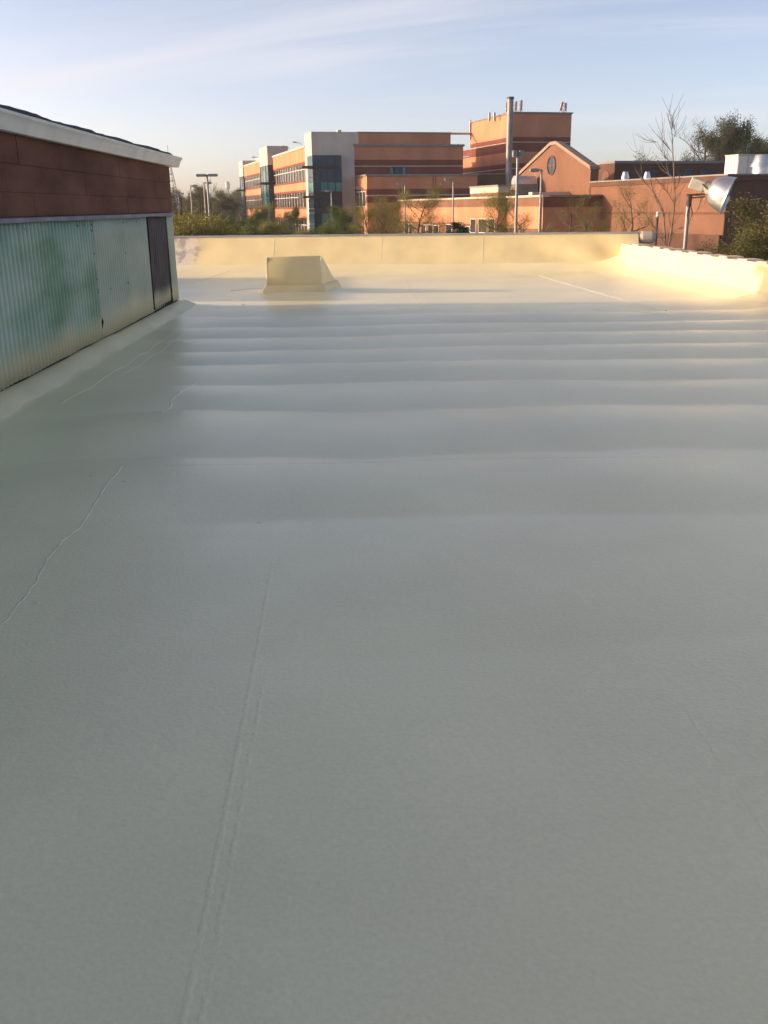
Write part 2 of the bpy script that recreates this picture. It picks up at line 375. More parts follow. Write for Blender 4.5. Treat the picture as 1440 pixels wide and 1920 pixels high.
# ================================================================== OWN ROOF DECK
WX, WY, WZ = -2.95, 15.8, 0.112          # shed wall plane, its far corner, its foot
PL, PR = Vector((-4.95, 25.35)), Vector((6.75, 23.60))   # foot of the far parapet's inner face
RX = 6.30                               # right parapet inner face
def far_y(x): return PL.y + (PR.y - PL.y) * (x - PL.x) / (PR.x - PL.x)
CREASE = [-9, 1.70, 2.99, 4.42, 5.75, 7.20, 8.32, 9.48, 10.52, 11.65, 12.74, 14.05, 15.2, 16.4, 17.6, 18.8, 20.0, 21.2, 22.4, 23.6, 27]
AMP = [0, .012, .024, .036, .046, .044, .038, .039, .037, .036, .042, .020, .005, .003, .003, .003, .003, .002, .002, .001]
def deck_z(x, y):
    """insulation boards cupped under the coating: low pillows that meet in creases"""
    z = 0.0
    yy = y + 0.24 * vnoise(x * 0.8 + 3, y * 0.45) + 0.10 * vnoise(x * 2.1, y * 0.8 + 9) + 0.012 * (x - 1)
    fade = min(1, max(0.0, (x - WX - .25) / 0.8)) if y < WY + .3 else 1.0
    for k in range(len(CREASE) - 1):
        c0, c1 = CREASE[k], CREASE[k + 1]
        if c0 <= yy < c1:
            t = (yy - c0) / (c1 - c0)
            a = AMP[k] * (1 + 0.9 * vnoise(x * 0.45 + k * 7.3, k * 3.1)) * (0.15 + 0.85 * fade)
            t2 = t ** 1.12                                  # a little steeper behind the crease
            sn = math.sin(math.pi * t2)
            z += a * ((sn * sn + .0016) ** 0.40 - .0016 ** 0.40)
            z += 0.0030 * vnoise(x * 1.6 + k * 3, y * 8.5) * fade * min(1, a / .015) * max(0, t - .55) * 2
            break
    z += 0.012 * vnoise(x * 0.7, y * 0.55) + 0.004 * vnoise(x * 2.7 + 5, y * 2.1)
    z += 0.0012 * vnoise(x * 11 + 5, y * 9)
    # coved feet against the walls
    e = x - (RX - 0.95)
    if e > 0: z += 0.16 * min(e, .98) ** 2
    e = min(1.15, y - (far_y(x) - 1.2))
    if e > 0: z += 0.11 * e * e
    if y < WY + 0.12:
        e = (WX + 0.26) - x
        if e > 0: z += min(0.062, 0.40 * e)
        e = (WX + 0.9) - x
        if e > 0: z += 0.03 * e * e
    # the low swell round the curb box
    z += 0.07 * math.exp(-(((x + 1.05) / 1.0) ** 2 + ((y - 18.2) / 0.75) ** 2) ** 1.6)
    return z
mb = MB()
xs = [-5.0 + 0.055 * i for i in range(int(11.5 / 0.055) + 1)]
ys = [-9 + 0.30 * i for i in range(34)]
while ys[-1] < 25.9: ys.append(ys[-1] + 0.035)
nx = len(xs)
for y in ys:
    for x in xs:
        yc = min(y, far_y(x) + 0.02 + (y - 20) * 0.01); mb.v.append((x, yc, deck_z(x, yc)))
for j in range(len(ys) - 1):
    for i in range(nx - 1):
        a = j * nx + i
        mb.f.append((a, a + 1, a + nx + 1, a + nx))
me = mb.mesh('roof_deck', True); me.materials.append(M['foam'])
deck = struct(put('roof_deck', me, 'foam'))
def grain(m, sc, amt):
    n, l = m.node_tree.nodes, m.node_tree.links; b = n['Principled BSDF']; src = b.inputs['Base Color'].links[0].from_socket
    t = n.new('ShaderNodeTexCoord'); q = n.new('ShaderNodeTexNoise'); q.inputs['Scale'].default_value = sc; q.inputs['Detail'].default_value = 5; q.inputs['Roughness'].default_value = .75
    l.new(t.outputs['Object'], q.inputs[0])
    mr = n.new('ShaderNodeMapRange'); l.new(q.outputs[0], mr.inputs[0]); mr.inputs[1].default_value = .25; mr.inputs[2].default_value = .75
    mr.inputs[3].default_value = 1 - amt * .8; mr.inputs[4].default_value = 1 + amt * .6
    mx = n.new('ShaderNodeMix'); mx.data_type = 'RGBA'; mx.blend_type = 'MULTIPLY'; mx.inputs[0].default_value = 1
    l.new(src, mx.inputs[6]); l.new(mr.outputs[0], mx.inputs[7]); l.new(mx.outputs[2], b.inputs['Base Color'])
grain(M['foam'], 60, .10)

def bead(name, pts, w, h, parent, m='seam', jit=0.006, seed=1, step=0.03):
    """raised irregular bead of sealant along a line on the deck"""
    rr = random.Random(seed); b = MB(); P = []
    for (x0, y0), (x1, y1) in zip(pts[:-1], pts[1:]):
        L = math.hypot(x1 - x0, y1 - y0); n = max(2, int(L / step))
        for i in range(n):
            t = i / n; P.append((x0 + (x1 - x0) * t, y0 + (y1 - y0) * t))
    P.append(pts[-1]); wob = 0
    for i, (x, y) in enumerate(P):
        q = P[min(i + 1, len(P) - 1)]; r = P[max(i - 1, 0)]
        dx, dy = q[0] - r[0], q[1] - r[1]; L = math.hypot(dx, dy) or 1; nxv, nyv = -dy / L, dx / L
        wob = wob * 0.85 + rr.uniform(-jit, jit)
        ww = w * rr.uniform(0.6, 1.3); hh = h * rr.uniform(0.4, 1.25)
        for k, (s_, hz) in enumerate(((-1, -.004), (-.55, .75), (0, 1), (.55, .75), (1, -.004))):
            px_, py_ = x + nxv * (wob + s_ * ww), y + nyv * (wob + s_ * ww)
            b.v.append((px_, py_, deck_z(px_, py_) + (hz * hh if hz > 0 else hz)))
    for i in range(len(P) - 1):
        for k in range(4):
            a = i * 5 + k; b.f.append((a, a + 1, a + 6, a + 5))
    return put(name, b, m, parent, smooth=True)
bead('seam', [(-0.37, 1.2), (-0.38, 2.4), (-0.41, 3.95)], 0.015, 0.0007, deck, 'foam', 0.0006, 2, 0.012)
bead('seam', [(-0.335, 1.2), (-0.345, 2.9)], 0.012, 0.0007, deck, 'foam', 0.0015, 3, 0.008)
bead('crack', [(-1.41, 2.4), (-1.38, 3.4), (-1.43, 4.2), (-1.42, 4.9), (-1.44, 5.55)], 0.007, 0.0030, deck, 'seam', 0.008, 4)
bead('seam', [(-2.42, 7.6), (-2.38, 9.5), (-2.36, 11.6), (-2.38, 13.6)], 0.008, 0.0022, deck, 'foam', 0.006, 6)
bead('seam', [(-2.26, 8.9), (-2.2, 10.6), (-2.22, 12.2)], 0.006, 0.002, deck, 'foam', 0.004, 7)
bead('seam', [(-1.55, 7.2), (-1.5, 8.6)], 0.010, 0.003, deck, 'foam', 0.012, 8)
bead('seam', [tuple(at_z(px_, py_).xy) for px_, py_ in ((1012, 517), (1075, 536), (1150, 558), (1250, 586))], 0.022, 0.006, deck, 'foam', 0.008, 9)
bead('seam', [(4.2, 13.0), (3.4, 14.3)], 0.02, 0.006, deck, 'foam', 0.01, 10)
bead('seam', [(0.95, 15.0), (0.92, 23.2)], 0.015, 0.003, deck, 'foam', 0.004, 11)
bead('seam', [(-2.45, 18.6), (-1.95, 19.2)], 0.03, 0.012, deck, 'foam', 0.006, 12)
bead('seam', [(-3.6, 20.6), (-3.3, 24.4)], 0.03, 0.006, deck, 'foam', 0.006, 13)
bead('seam', [(0.98, 1.9), (0.98, 2.6)], 0.010, 0.0007, deck, 'foam', 0.001, 14, 0.015)
bead('seam', [(-1.2, 5.55), (0.4, 5.62), (2.0, 5.55)], 0.005, 0.001, deck, 'foam', 0.004, 15)
for i, (px, py, s_) in enumerate([(237, 916, .016), (70, 1134, .011), (487, 980, .012), (276, 798, .012), (172, 905, .008), (240, 1630, .006), (455, 572, .03), (536, 1620, .004), (300, 800, .01)]):
    p = at_z(px, py, 0.0); b = MB()
    M4 = Matrix.Translation((p.x, p.y, deck_z(p.x, p.y) - s_ * 0.15)) @ Matrix.Diagonal((1.5, 1.1, 0.45, 1))
    b.lathe([(s_, 0), (s_ * .92, s_ * .45), (s_ * .6, s_ * .85), (0.0005, s_)], 10, M4)
    put('foam_lump', b, 'seam', deck, smooth=True)

# matte cant strip sprayed along the shed's foot
b = MB(); n = 420; rr = random.Random(31)
for i in range(n + 1):
    y = -8.5 + (WY + .10 + 8.5) * i / n
    wdt = .27 + .05 * vnoise(y * 1.3, 7) + .02 * vnoise(y * 5, 3)
    for t in (0, .12, .35, .6, .85, 1):
        x = WX + .004 + wdt * (1 - t)
        b.v.append((x, y, deck_z(x, y) + (.006 * math.sin(math.pi * min(1, t * 3) / 2) if t else -.002) + .004 * vnoise(y * 6, t * 5)))
for i in range(n):
    for q in range(5): a = i * 6 + q; b.f.append((a, a + 1, a + 7, a + 6))
put('cant_strip', b, 'foam_cant', deck, smooth=True)

# brick body of the building that carries the deck
body = thing('brick_building_below_roof', 'brown brick wall body of the building under the cream roof deck', 'building', (0, 8, G))
b = MB()
poly = [(-16, -9.4), (7.05, -9.4), (7.05, 23.95), (-16, 27.4)]
b.add([(x, y - 8, 0) for x, y in poly] + [(x, y - 8, -G - 0.16) for x, y in poly], [(0, 1, 5, 4), (1, 2, 6, 5), (2, 3, 7, 6), (3, 0, 4, 7), (4, 5, 6, 7)])
put('wall', b, 'hull', body)
b = MB().box(-15.7, -4.9, -17, 18.6, -G - .15, -G - 0.06)
put('lower_roof_deck', b, 'roofing', body)

# ------------------------------------------------------------------ far parapet
ang = math.atan2(PR.y - PL.y, PR.x - PL.x); LEN = (PR - PL).length
fp = thing('parapet_wall', 'long cream coated parapet wall across the far end of the roof', 'parapet', (PL.x, PL.y, 0), ang)
HT = 0.80
b = MB(); n = 240; rows = 14
def par_off(s, t, seed):          # bulges and folds of the sprayed skin
    o = 0.03 * vnoise(s * 0.8 + seed, t * 1.5) + 0.014 * vnoise(s * 2.6 + seed, t * 4)
    fold = math.sin((s * 1.0 + t * 2.2) * 2.1 + 4 * vnoise(s * .5, 3 + seed))
    if s > LEN - 3.2: o += 0.035 * fold * min(1, (s - (LEN - 3.2)) / 1.0)
    return o
for j in range(rows + 1):
    t = j / rows
    for i in range(n + 1):
        s = LEN * i / n
        z = -0.05 + (HT + 0.05) * t
        y = 0.30 * t - 0.30 * (1 - t) ** 2.5 + par_off(s, t, 0) * math.sin(math.pi * min(1, t * .9 + .1))
        b.v.append((s, y, z))
for j in range(rows):
    for i in range(n):
        a = j * (n + 1) + i; b.f.append((a, a + 1, a + n + 2, a + n + 1))
put('coated_face', b, 'foam_far', fp, smooth=True)
put('wall_core', MB().box(-0.1, LEN - .02, 0.33, 0.58, -0.3, HT - 0.005), 'foam_wall', fp)
b = MB()
for j in range(2):
    pass
prev = 0
for i, s1 in enumerate([2.9, 5.9, 8.9, LEN - .02]):     # metal cap lengths
    put('cap_strip', MB().box(prev + .004, s1 - .004, 0.275 + .003 * (i % 2), 0.62, HT + .002, HT + .032 + .002 * (i % 3)), 'metal_cap', fp, bevel=0.006)
    prev = s1
# rounded end of the cap beyond the corner
put('cap_end', MB().box(LEN + .004, LEN + 0.42, 0.24, 0.66, HT - 0.24, HT + 0.04), 'coping', fp, bevel=0.10)
def fp_s(px, py):                  # position along the parapet
    d = ray(px, py); nn = Vector((-math.sin(ang), math.cos(ang))); o = Vector((PL.x, PL.y))
    t = ((o - Vector((0, 0))).dot(nn) + 0.15) / (d.x * nn.x + d.y * nn.y)
    return (Vector((d.x, d.y)) * t - o).dot(Vector((math.cos(ang), math.sin(ang))))
for px in (513, 715, 905):
    s = fp_s(px, 475); b = MB(); rr = random.Random(px)
    for k in range(15):
        t = 0.10 + 0.88 * k / 14; z = -.05 + (HT + .05) * t; y = 0.30 * t - 0.30 * (1 - t) ** 2.5
        for sx, oy in ((-.009, .012), (-.004, -.003), (.004, -.004), (.009, .012)):
            b.v.append((s + sx + rr.uniform(-.003, .003), y + par_off(s, t, 0) * math.sin(math.pi * min(1, t * .9 + .1)) + oy, z))
    for k in range(14):
        for q in range(3): a = k * 4 + q; b.f.append((a, a + 1, a + 5, a + 4))
    put('seam', b, 'seam', fp, smooth=True)
# ------------------------------------------------------------------ right parapet
RH = 0.56
rp = thing('parapet_wall', 'sunlit bright cream parapet wall along the right side of the roof', 'parapet', (RX, 0, 0))
b = MB(); y0, y1 = -9.0, far_y(RX) + 0.12; n = 330; rows = 10
for j in range(rows + 1):
    t = j / rows
    for i in range(n + 1):
        y = y0 + (y1 - y0) * i / n
        top = RH + 0.012 * vnoise(y * 1.7, 4)
        b.v.append((0.06 * t - 0.13 * (1 - t) ** 3 + 0.02 * vnoise(y * 1.2, t * 2) + .10 * max(0, t - .85), y, 0.0 + top * t))
for j in range(rows):
    for i in range(n):
        a = j * (n + 1) + i; b.f.append((a, a + n + 1, a + n + 2, a + 1))
put('coated_face', b, 'foam_wall', rp, smooth=True)
put('wall_core', MB().box(0.09, 0.40, y0, y1 + .2, -0.3, RH - 0.004), 'foam_wall', rp)
rr = random.Random(5)
y = 23.05; k = 0
while y > 8:
    ln = 0.42 + rr.uniform(-.04, .05)
    put('cap_tile', MB().box(0.12 + rr.uniform(-.01, .01), 0.42, y - ln, y, RH - 0.02, RH + 0.024 + rr.uniform(-.010, .008)), 'tile', rp, bevel=0.012)
    y -= 0.80 + rr.uniform(-.05, .05)

# ------------------------------------------------------------------ left parapet behind the shed (its shadow lies across the deck)
lp = thing('parapet_wall', 'low cream parapet piece on the left edge behind the green shed', 'parapet', (-4.98, 0, 0))
put('wall', MB().box(-0.3, 0, 16.6, 22.4, -.1, 0.86), 'foam_wall', lp, bevel=0.02)
put('cap_strip', MB().box(-0.33, 0.03, 16.57, 22.43, 0.865, 0.895), 'metal_cap', lp)

# ------------------------------------------------------------------ curb box
cb = thing('roof_curb_box', 'cream coated wedge shaped curb box standing on the roof deck', 'roof curb', (-1.25, 18.2, 0))
A = at_Y(499, 540, 17.75); B = at_Y(606, 548, 17.75)
x0, x1 = A.x + 1.25, B.x + 1.25
T = at_Y(503, 481, 17.75); TR = at_Y(600, 481, 17.75)
zt = T.z; yb = 0.62
b = MB()
prof_n = 8
b.add([(x0, -.45, 0.13), (x1, -.45, 0.13), (x1 + .22, yb, 0.13), (x0, yb, 0.13),
       (x0 + .02, -.40, zt), (x1 - .02, -.40, zt), (x1 - .01, -.22, zt - .012), (x0 + .04, -.22, zt - .012)],
      [(0,3,2,1),(4,5,6,7),(0,1,5,4),(1,2,6,5),(2,3,7,6),(3,0,4,7)])
put('box', b, 'foam_wall', cb, bevel=0.030, smooth=True)
b = MB()
b.add([(x0 - .10, -.62, -.02), (x1 + .08, -.62, -.02), (x1 + .34, yb + .14, -.02), (x0 - .08, yb + .14, -.02),
       (x0 - .03, -.50, 0.16), (x1 + .035, -.50, 0.16), (x1 + .26, yb + .05, 0.17), (x0 - .03, yb + .05, 0.17)],
      [(0,3,2,1),(4,5,6,7),(0,1,5,4),(1,2,6,5),(2,3,7,6),(3,0,4,7)])
put('base_flange', b, 'foam_wall', cb, bevel=0.045, smooth=True)
for sx in (x0 + .025, x1 - .022):
    put('corner_bead', MB().tube([(sx, -.45, .17), (sx, -.405, zt - .02)], .012, 6), 'seam', cb, smooth=True)

# ================================================================== SHED
TZ = 1.42                                   # trim line
EZ = 2.13                                   # gutter underside
sh = thing('green_shed', 'rooftop shed with faded green sheet wall below brown siding and white gutter', 'shed', (WX, WY, 0))
SY0 = -26.0                                 # local y runs back from the far corner (0) to behind the camera
put('wall_core', MB().box(-4.2, -0.06, SY0, -0.03, -0.05, EZ), 'flash', sh)
def wy(px, py=420): return at_X(px, py, WX).y - WY
def sheet(name, ya, yb, m, pitch, amp, z0=WZ, z1=TZ, x=0.0, skew=0.0, seed=0):
    b = MB(); n = max(4, int((yb - ya) / (pitch / 8))); rows = 6
    for j in range(rows + 1):
        t = j / rows
        for i in range(n + 1):
            y = ya + (yb - ya) * i / n
            xx = x + amp * math.cos(2 * math.pi * y / pitch) + 0.012 * vnoise(y * 1.3 + seed, t * 2)
            zz = z0 + (z1 - z0) * t
            if j == 0: zz += 0.012 * vnoise(y * 2.5, seed)
            b.v.append((xx, y + skew * (1 - t), zz))
    for j in range(rows):
        for i in range(n):
            a = j * (n + 1) + i; b.f.append((a, a + 1, a + n + 2, a + n + 1))
    o = put(name, b, m, sh, smooth=True)
    md = o.modifiers.new('t', 'SOLIDIFY'); md.thickness = 0.004; md.offset = -1
    return o
ya = wy(170); cuts = [ya]
while cuts[-1] > SY0: cuts.append(max(SY0, cuts[-1] - 2.4))
for k, (b1, a1) in enumerate(zip(cuts[:-1], cuts[1:])):
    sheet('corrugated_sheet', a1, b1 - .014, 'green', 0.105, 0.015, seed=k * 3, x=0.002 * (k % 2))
y170, y230, y275, y313, y327 = ya, wy(229), wy(274), wy(312), -0.0
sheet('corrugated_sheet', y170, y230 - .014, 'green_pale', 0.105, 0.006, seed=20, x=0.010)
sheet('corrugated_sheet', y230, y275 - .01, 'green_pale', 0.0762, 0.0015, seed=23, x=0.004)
sheet('dark_board', y275 + .10, y313, 'board', 0.14, 0.004, seed=27, x=-0.012, z1=TZ + .02)
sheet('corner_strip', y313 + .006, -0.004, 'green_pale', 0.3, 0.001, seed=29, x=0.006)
put('gap_strip', MB().box(-.05, -.03, y275 - .01, y275 + .12, .02, TZ), 'black', sh)
# loose dark edge beside the board
b = MB(); 
pts = [(0.004, y275 + .03 + .02 * vnoise(z * 5, 1), z) for z in [WZ + .02 + (TZ - WZ - .04) * i / 14 for i in range(15)]]
put('edge_strip', b.tube(pts, [0.018 + 0.008 * vnoise(i * .7, 2) for i in range(15)], 6), 'black', sh, smooth=True)
put('foot_gap', MB().box(-.058, -.012, SY0, -.01, .015, WZ + .03), 'black', sh)
# end wall (faces the far parapet)
put('end_wall', MB().box(-4.2, -.01, -.028, 0.0, -.02, EZ), 'green_pale', sh)
# trim between sheet and siding
b = MB(); n = 80
for i in range(n + 1):
    y = SY0 + (0.02 - SY0) * i / n; dz = .012 * vnoise(y * 1.1, 6)
    for xx, zz in ((0.0, TZ + .03), (.035, TZ + .022), (.042, TZ - .018 + dz), (0.004, TZ - .012 + dz)): b.v.append((xx, y, zz))
for i in range(n):
    for q in range(3): a = i * 4 + q; b.f.append((a, a + 1, a + 5, a + 4))
put('trim_flashing', b, 'flash', sh, smooth=True)
# brown siding: three courses of panels
lines = [TZ + .034, 1.655, 1.885, EZ - .004]
rr = random.Random(11)
for c in range(3):
    y = 0.0; first = True
    while y > SY0:
        w = 1.22 if not first else (0.55, 1.22, 0.85)[c]
        first = False; yb_ = max(SY0, y - w)
        x = 0.006 + rr.uniform(-.002, .003) + c * .0015
        put('siding_panel', MB().box(-.045, x, yb_ + .0015, y - .0015, lines[c] + .0015, lines[c + 1] - .0015), 'brown_panel', sh)
        y = yb_
# gutter, K profile, hung out over the wall and past the corner
prof = [(0.015, EZ), (0.10, EZ - .004), (0.125, EZ + .05), (0.135, EZ + .085), (0.165, EZ + .115), (0.168, EZ + .14), (0.155, EZ + .14), (0.150, EZ + .12), (0.02, EZ + .11)]
gp = [(x, z) for x, z in prof]
GE = 0.34
b = MB(); n = 60; m = len(gp)
for i in range(n + 1):
    y = SY0 + (GE - SY0) * i / n; dz = 0.014 * vnoise(y * .35, 8) - .002 * 0
    for x, z in gp: b.v.append((x, y, z + dz))
for i in range(n):
    for q in range(m):
        a = i * m + q; a2 = i * m + (q + 1) % m; b.f.append((a, a2, a2 + m, a + m))
b.f.append(tuple(range(n * m, n * m + m)))
put('gutter', b, 'white_trim', sh, smooth=True)
put('fascia', MB().box(-.02, .012, SY0, GE - .02, EZ + .002, EZ + .13), 'white_trim', sh)
# roof slope with ragged shingle edge
b = MB(); n = 180
for i in range(n + 1):
    y = SY0 + (-0.17 - SY0) * i / n; w = 0.022 * vnoise(y * 1.1, 5) + .010 * vnoise(y * 5, 5) + .012 * (int(y * 1.1 + 99) % 2)
    for x, z in ((0.10, EZ + .122), (0.12, EZ + .15 + w), (0.07, EZ + .19 + w), (-2.1, EZ + .60), (-4.4, EZ + .16), (-4.4, EZ + .12)): b.v.append((x, y, z))
for i in range(n):
    for q in range(5): a = i * 6 + q; b.f.append((a, a + 1, a + 7, a + 6))
b.f.append(tuple(range(n * 6, n * 6 + 6)))
put('shingle_roof', b, 'shingle', sh)
b = MB().add([(-.03, .003, EZ), (-4.2, .003, EZ), (-2.1, .003, EZ + .58)], [(0, 1, 2)]); put('gable_end', b, 'brown_panel', sh)
rr = random.Random(41)
for k in range(26):     # nail heads along the laps and top edge
    yy_ = rr.choice((y170 - .03, y230 - .03, rr.uniform(-7.5, y275))); zz_ = rr.choice((TZ - .07, .62, rr.uniform(.4, 1.3)))
    put('nail_head', MB().lathe([(.010, 0), (.010, .004), (.001, .006)], 8, Matrix.Translation((.016, yy_, zz_)) @ Matrix.Rotation(R(90), 4, 'Y')), 'rust_clamp', sh)
put('torn_corner', MB().tube([(.012, y170 - .02, .22), (.016, y170 - .01, .30), (.010, y170 + .0, .36)], [.012, .022, .006], 6), 'black', sh)

# ================================================================== FLOODLIGHT
fx, fy = 6.86, 20.6
fl = thing('floodlight', 'aluminium bell floodlight on a pipe behind the sunlit right parapet', 'floodlight', (fx, fy, 0))
top = at_Y(1284, 372, fy).z
put('pipe', MB().tube([(0, 0, -1.2), (0, 0, top + .0)], 0.042, 12), 'lamp_grey', fl, smooth=True)
put('pipe_clamp', MB().tube([(0, 0, top - .16), (0, 0, top + .06)], 0.062, 10), 'rust_clamp', fl, smooth=True)
def fpt(px, py): p = at_Y(px, py, fy); return Vector((p.x - fx, 0, p.z))
a = fpt(1287, 366); c = fpt(1322, 364)
put('bracket', MB().tube([a, c], 0.022, 6).tube([a + Vector((0, 0, -.06)), c + Vector((0, .0, -.05))], 0.016, 6), 'rust_clamp', fl)
bx0, bx1 = fpt(1296, 372), fpt(1331, 352)
ax = Vector((0.85, -0.42, -0.33)).normalized()          # where the lamp points: right, a little to the camera and down
mid = fpt(1327, 353) - ax * .2
rot = ax.to_track_quat('Z', 'Y').to_matrix().to_4x4()
MM = Matrix.Translation(mid) @ rot
def rbox(mb, sx, sy, sz0, sz1, MMx):
    return mb.add([MMx @ Vector(p) for p in [(-sx,-sy,sz0),(sx,-sy,sz0),(sx,sy,sz0),(-sx,sy,sz0),(-sx*.9,-sy*.9,sz1),(sx*.9,-sy*.9,sz1),(sx*.9,sy*.9,sz1),(-sx*.9,sy*.9,sz1)]],
                  [(0,3,2,1),(4,5,6,7),(0,1,5,4),(1,2,6,5),(2,3,7,6),(3,0,4,7)])
MB_ = MM @ Matrix.Translation((0, 0, 0))
bodyo = put('ballast_housing', rbox(MB(), .125, .115, -.17, .14, MM), 'lamp_body', fl, bevel=0.018)
for k in range(4):
    put('cooling_fin', rbox(MB(), .132, .007, -.13, .10, MM @ Matrix.Translation((0, -.085 + .057 * k, 0))), 'lamp_body', bodyo)
put('neck', MB().lathe([(.001, .13), (.115, .13), (.12, .17), (.125, .26), (.001, .26)], 24, MM), 'lamp_body', fl, smooth=True)
rf = [(.10, .235), (.15, .24), (.205, .265), (.258, .32), (.302, .40), (.338, .50), (.362, .60), (.370, .64), (.375, .645), (.375, .66), (.358, .662), (.335, .61), (.276, .475), (.16, .30), (.001, .28)]
put('reflector', MB().lathe(rf, 48, MM), 'alu', fl, smooth=True)
put('lens', MB().lathe([(.001, .632), (.2, .630), (.33, .622), (.33, .612), (.001, .612)], 40, MM), 'lamp_lens', fl, smooth=True)
put('knob', MB().lathe([(.001, 0), (.016, 0), (.016, .03), (.001, .03)], 10, Matrix.Translation(MM @ Vector((.345, 0, .65)))), 'rust_clamp', fl)
put('yoke', MB().tube([mid + Vector((.02, -.17, .02)), mid + Vector((.12, -.19, -.08)), mid + Vector((.20, -.17, .03))], .016, 6), 'rust_clamp', fl)
cab = [Vector((.03, -.03, top - .1)), Vector((.08, -.06, top - .30)), Vector((.02, -.06, top - .52)), Vector((-.03, -.05, top - .32)), Vector((.03, -.06, top - .08))]
put('cable', MB().tube(cab, .010, 6), 'black', fl, smooth=True)

# ================================================================== OFFICE BUILDING
F1 = Frame(588, 154, 14)
ob = thing('office_building', 'three storey tan and red banded brick office building with dark glass corner bays and tower', 'building', F1.o, F1.a)
def part(name, m, x0, x1, y0, y1, z0, z1, parent=ob): return put(name, MB().box(x0, x1, y0, y1, z0, z1), m, parent)
v573, _ = F1.u(573, 330, 0); v512, _ = F1.u(512, 330, 0); v490, _ = F1.u(490, 330, 0); v456, _ = F1.u(456, 330, 0)
u665, _ = F1.v(665, 330, 0); u868, _ = F1.v(868, 330, 0); u642, _ = F1.v(642, 330, 0)
zc = F1.v(620, 247, 0)[1]
part('concrete_corner', 'concrete', 0, u665, 0, v573, 0, zc)
u672 = F1.v(672, 260, 0)[0]
part('concrete_corner', 'concrete', u665 + .01, u672, 0.01, v573 - .3, F1.v(668, 270, 0)[1], zc - .01)
zf = F1.u(573, 276, 0)[1]
# banded long side
def wall_side(va, vb, u0, zt, rows, ncol, name='wall'):
    part('wall', 'tan_brick', u0 + .25, u0 + 22, va, vb, 0, zt)
    # piers of wall skin between recessed window rows
    zs = 0.0
    for (za, zb) in sorted(rows):
        part('wall_band', 'tan_brick', u0, u0 + .24, va, vb, zs, za - .35)
        part('red_band', 'red_brick', u0 + .02, u0 + .24, va, vb, za - .345, za)
        zs = zb + .35
        part('red_band', 'red_brick', u0 + .02, u0 + .24, va, vb, zb, zb + .345)
        w = (vb - va - 1.2) / ncol
        for k in range(ncol):
            a_ = va + .6 + k * w
            f = part('window', 'white_frame', u0 + .06, u0 + .20, a_, a_ + .16, za + .01, zb - .01)
            put('frame_rail', MB().box(u0 + .09, u0 + .19, a_ + .161, a_ + w - .001, za + (zb - za) * .66, za + (zb - za) * .66 + .09), 'white_frame', f)
            put('pane', MB().box(u0 + .17, u0 + .21, a_ + .161, a_ + w - .001, za + .01, zb - .01), 'pane', f)
        part('red_band', 'red_brick', u0 + .02, u0 + .24, va, va + .59, za + .003, zb - .003)
        part('red_band', 'red_brick', u0 + .02, u0 + .24, vb - .59, vb, za + .003, zb - .003)
    part('wall_band', 'tan_brick', u0, u0 + .24, va, vb, zs, zt)
    part('coping', 'coping', u0 - .12, u0 + .5, va, vb, zt + .01, zt + .30)
rws = [(F1.u(573, b_, 0)[1], F1.u(573, t_, 0)[1]) for t_, b_ in ((307, 337), (360, 388), (413, 441))]
wall_side(v573 + .01, v512 - .01, 0, zf, rws, 12)
wall_side(v490 + .01, v456, 0, zf, rws, 12)
# second pier with glass below, and the end pier
def pier(px_c, px_l, px_r, ytop, yglass):
    vp = F1.u(px_r, 330, 0)[0] + .0
    uc = F1.v(px_c, 330, vp)[0]
    vb_ = F1.u(px_l, 330, uc)[0]
    zt_ = F1.v(px_c, ytop, vp)[1]; zg = F1.v(px_c, yglass, vp)[1]
    part('concrete_pier', 'concrete', uc, 3.0, vp, vb_, zg, zt_)
    gl = part('glass_bay', 'glass', uc + .06, 2.9, vp + .06, vb_ - .06, 0, zg - .005)
    nr = 9
    for r in range(nr):
        zr = zg * r / nr
        put('transom', MB().box(uc + .02, 2.9, vp + .02, vb_ - .02, zr - .05, zr + .05), 'mullion', gl)
    for q in range(4):
        vv = vp + (vb_ - vp) * q / 3
        put('mullion', MB().box(uc - .0, uc + .1, vv - .05 + (.06 if q == 0 else 0), vv + .05 - (.06 if q == 3 else 0), 0.02, zg - .02), 'mullion', gl)
    put('light_panel', MB().box(uc + .01, uc + .07, vp + (vb_ - vp) * .35, vp + (vb_ - vp) * .62, zg * .45, zg * .93), 'glass_l', gl)
    zq = zg * .76
    part('sun_shade', 'mullion', uc - 1.6, 0.8, vp - .5, vb_ - 1.2, zq - .12, zq + .12)
    return vp, vb_, uc
pier(503, 488, 512.6, 273.5, 309)
pier(456, 449, 458, 301, 330)
part('roof_screen', 'concrete', 3.2, 3.6, v490 + 2, v456 + 1, zf + .05, zf + 1.9)
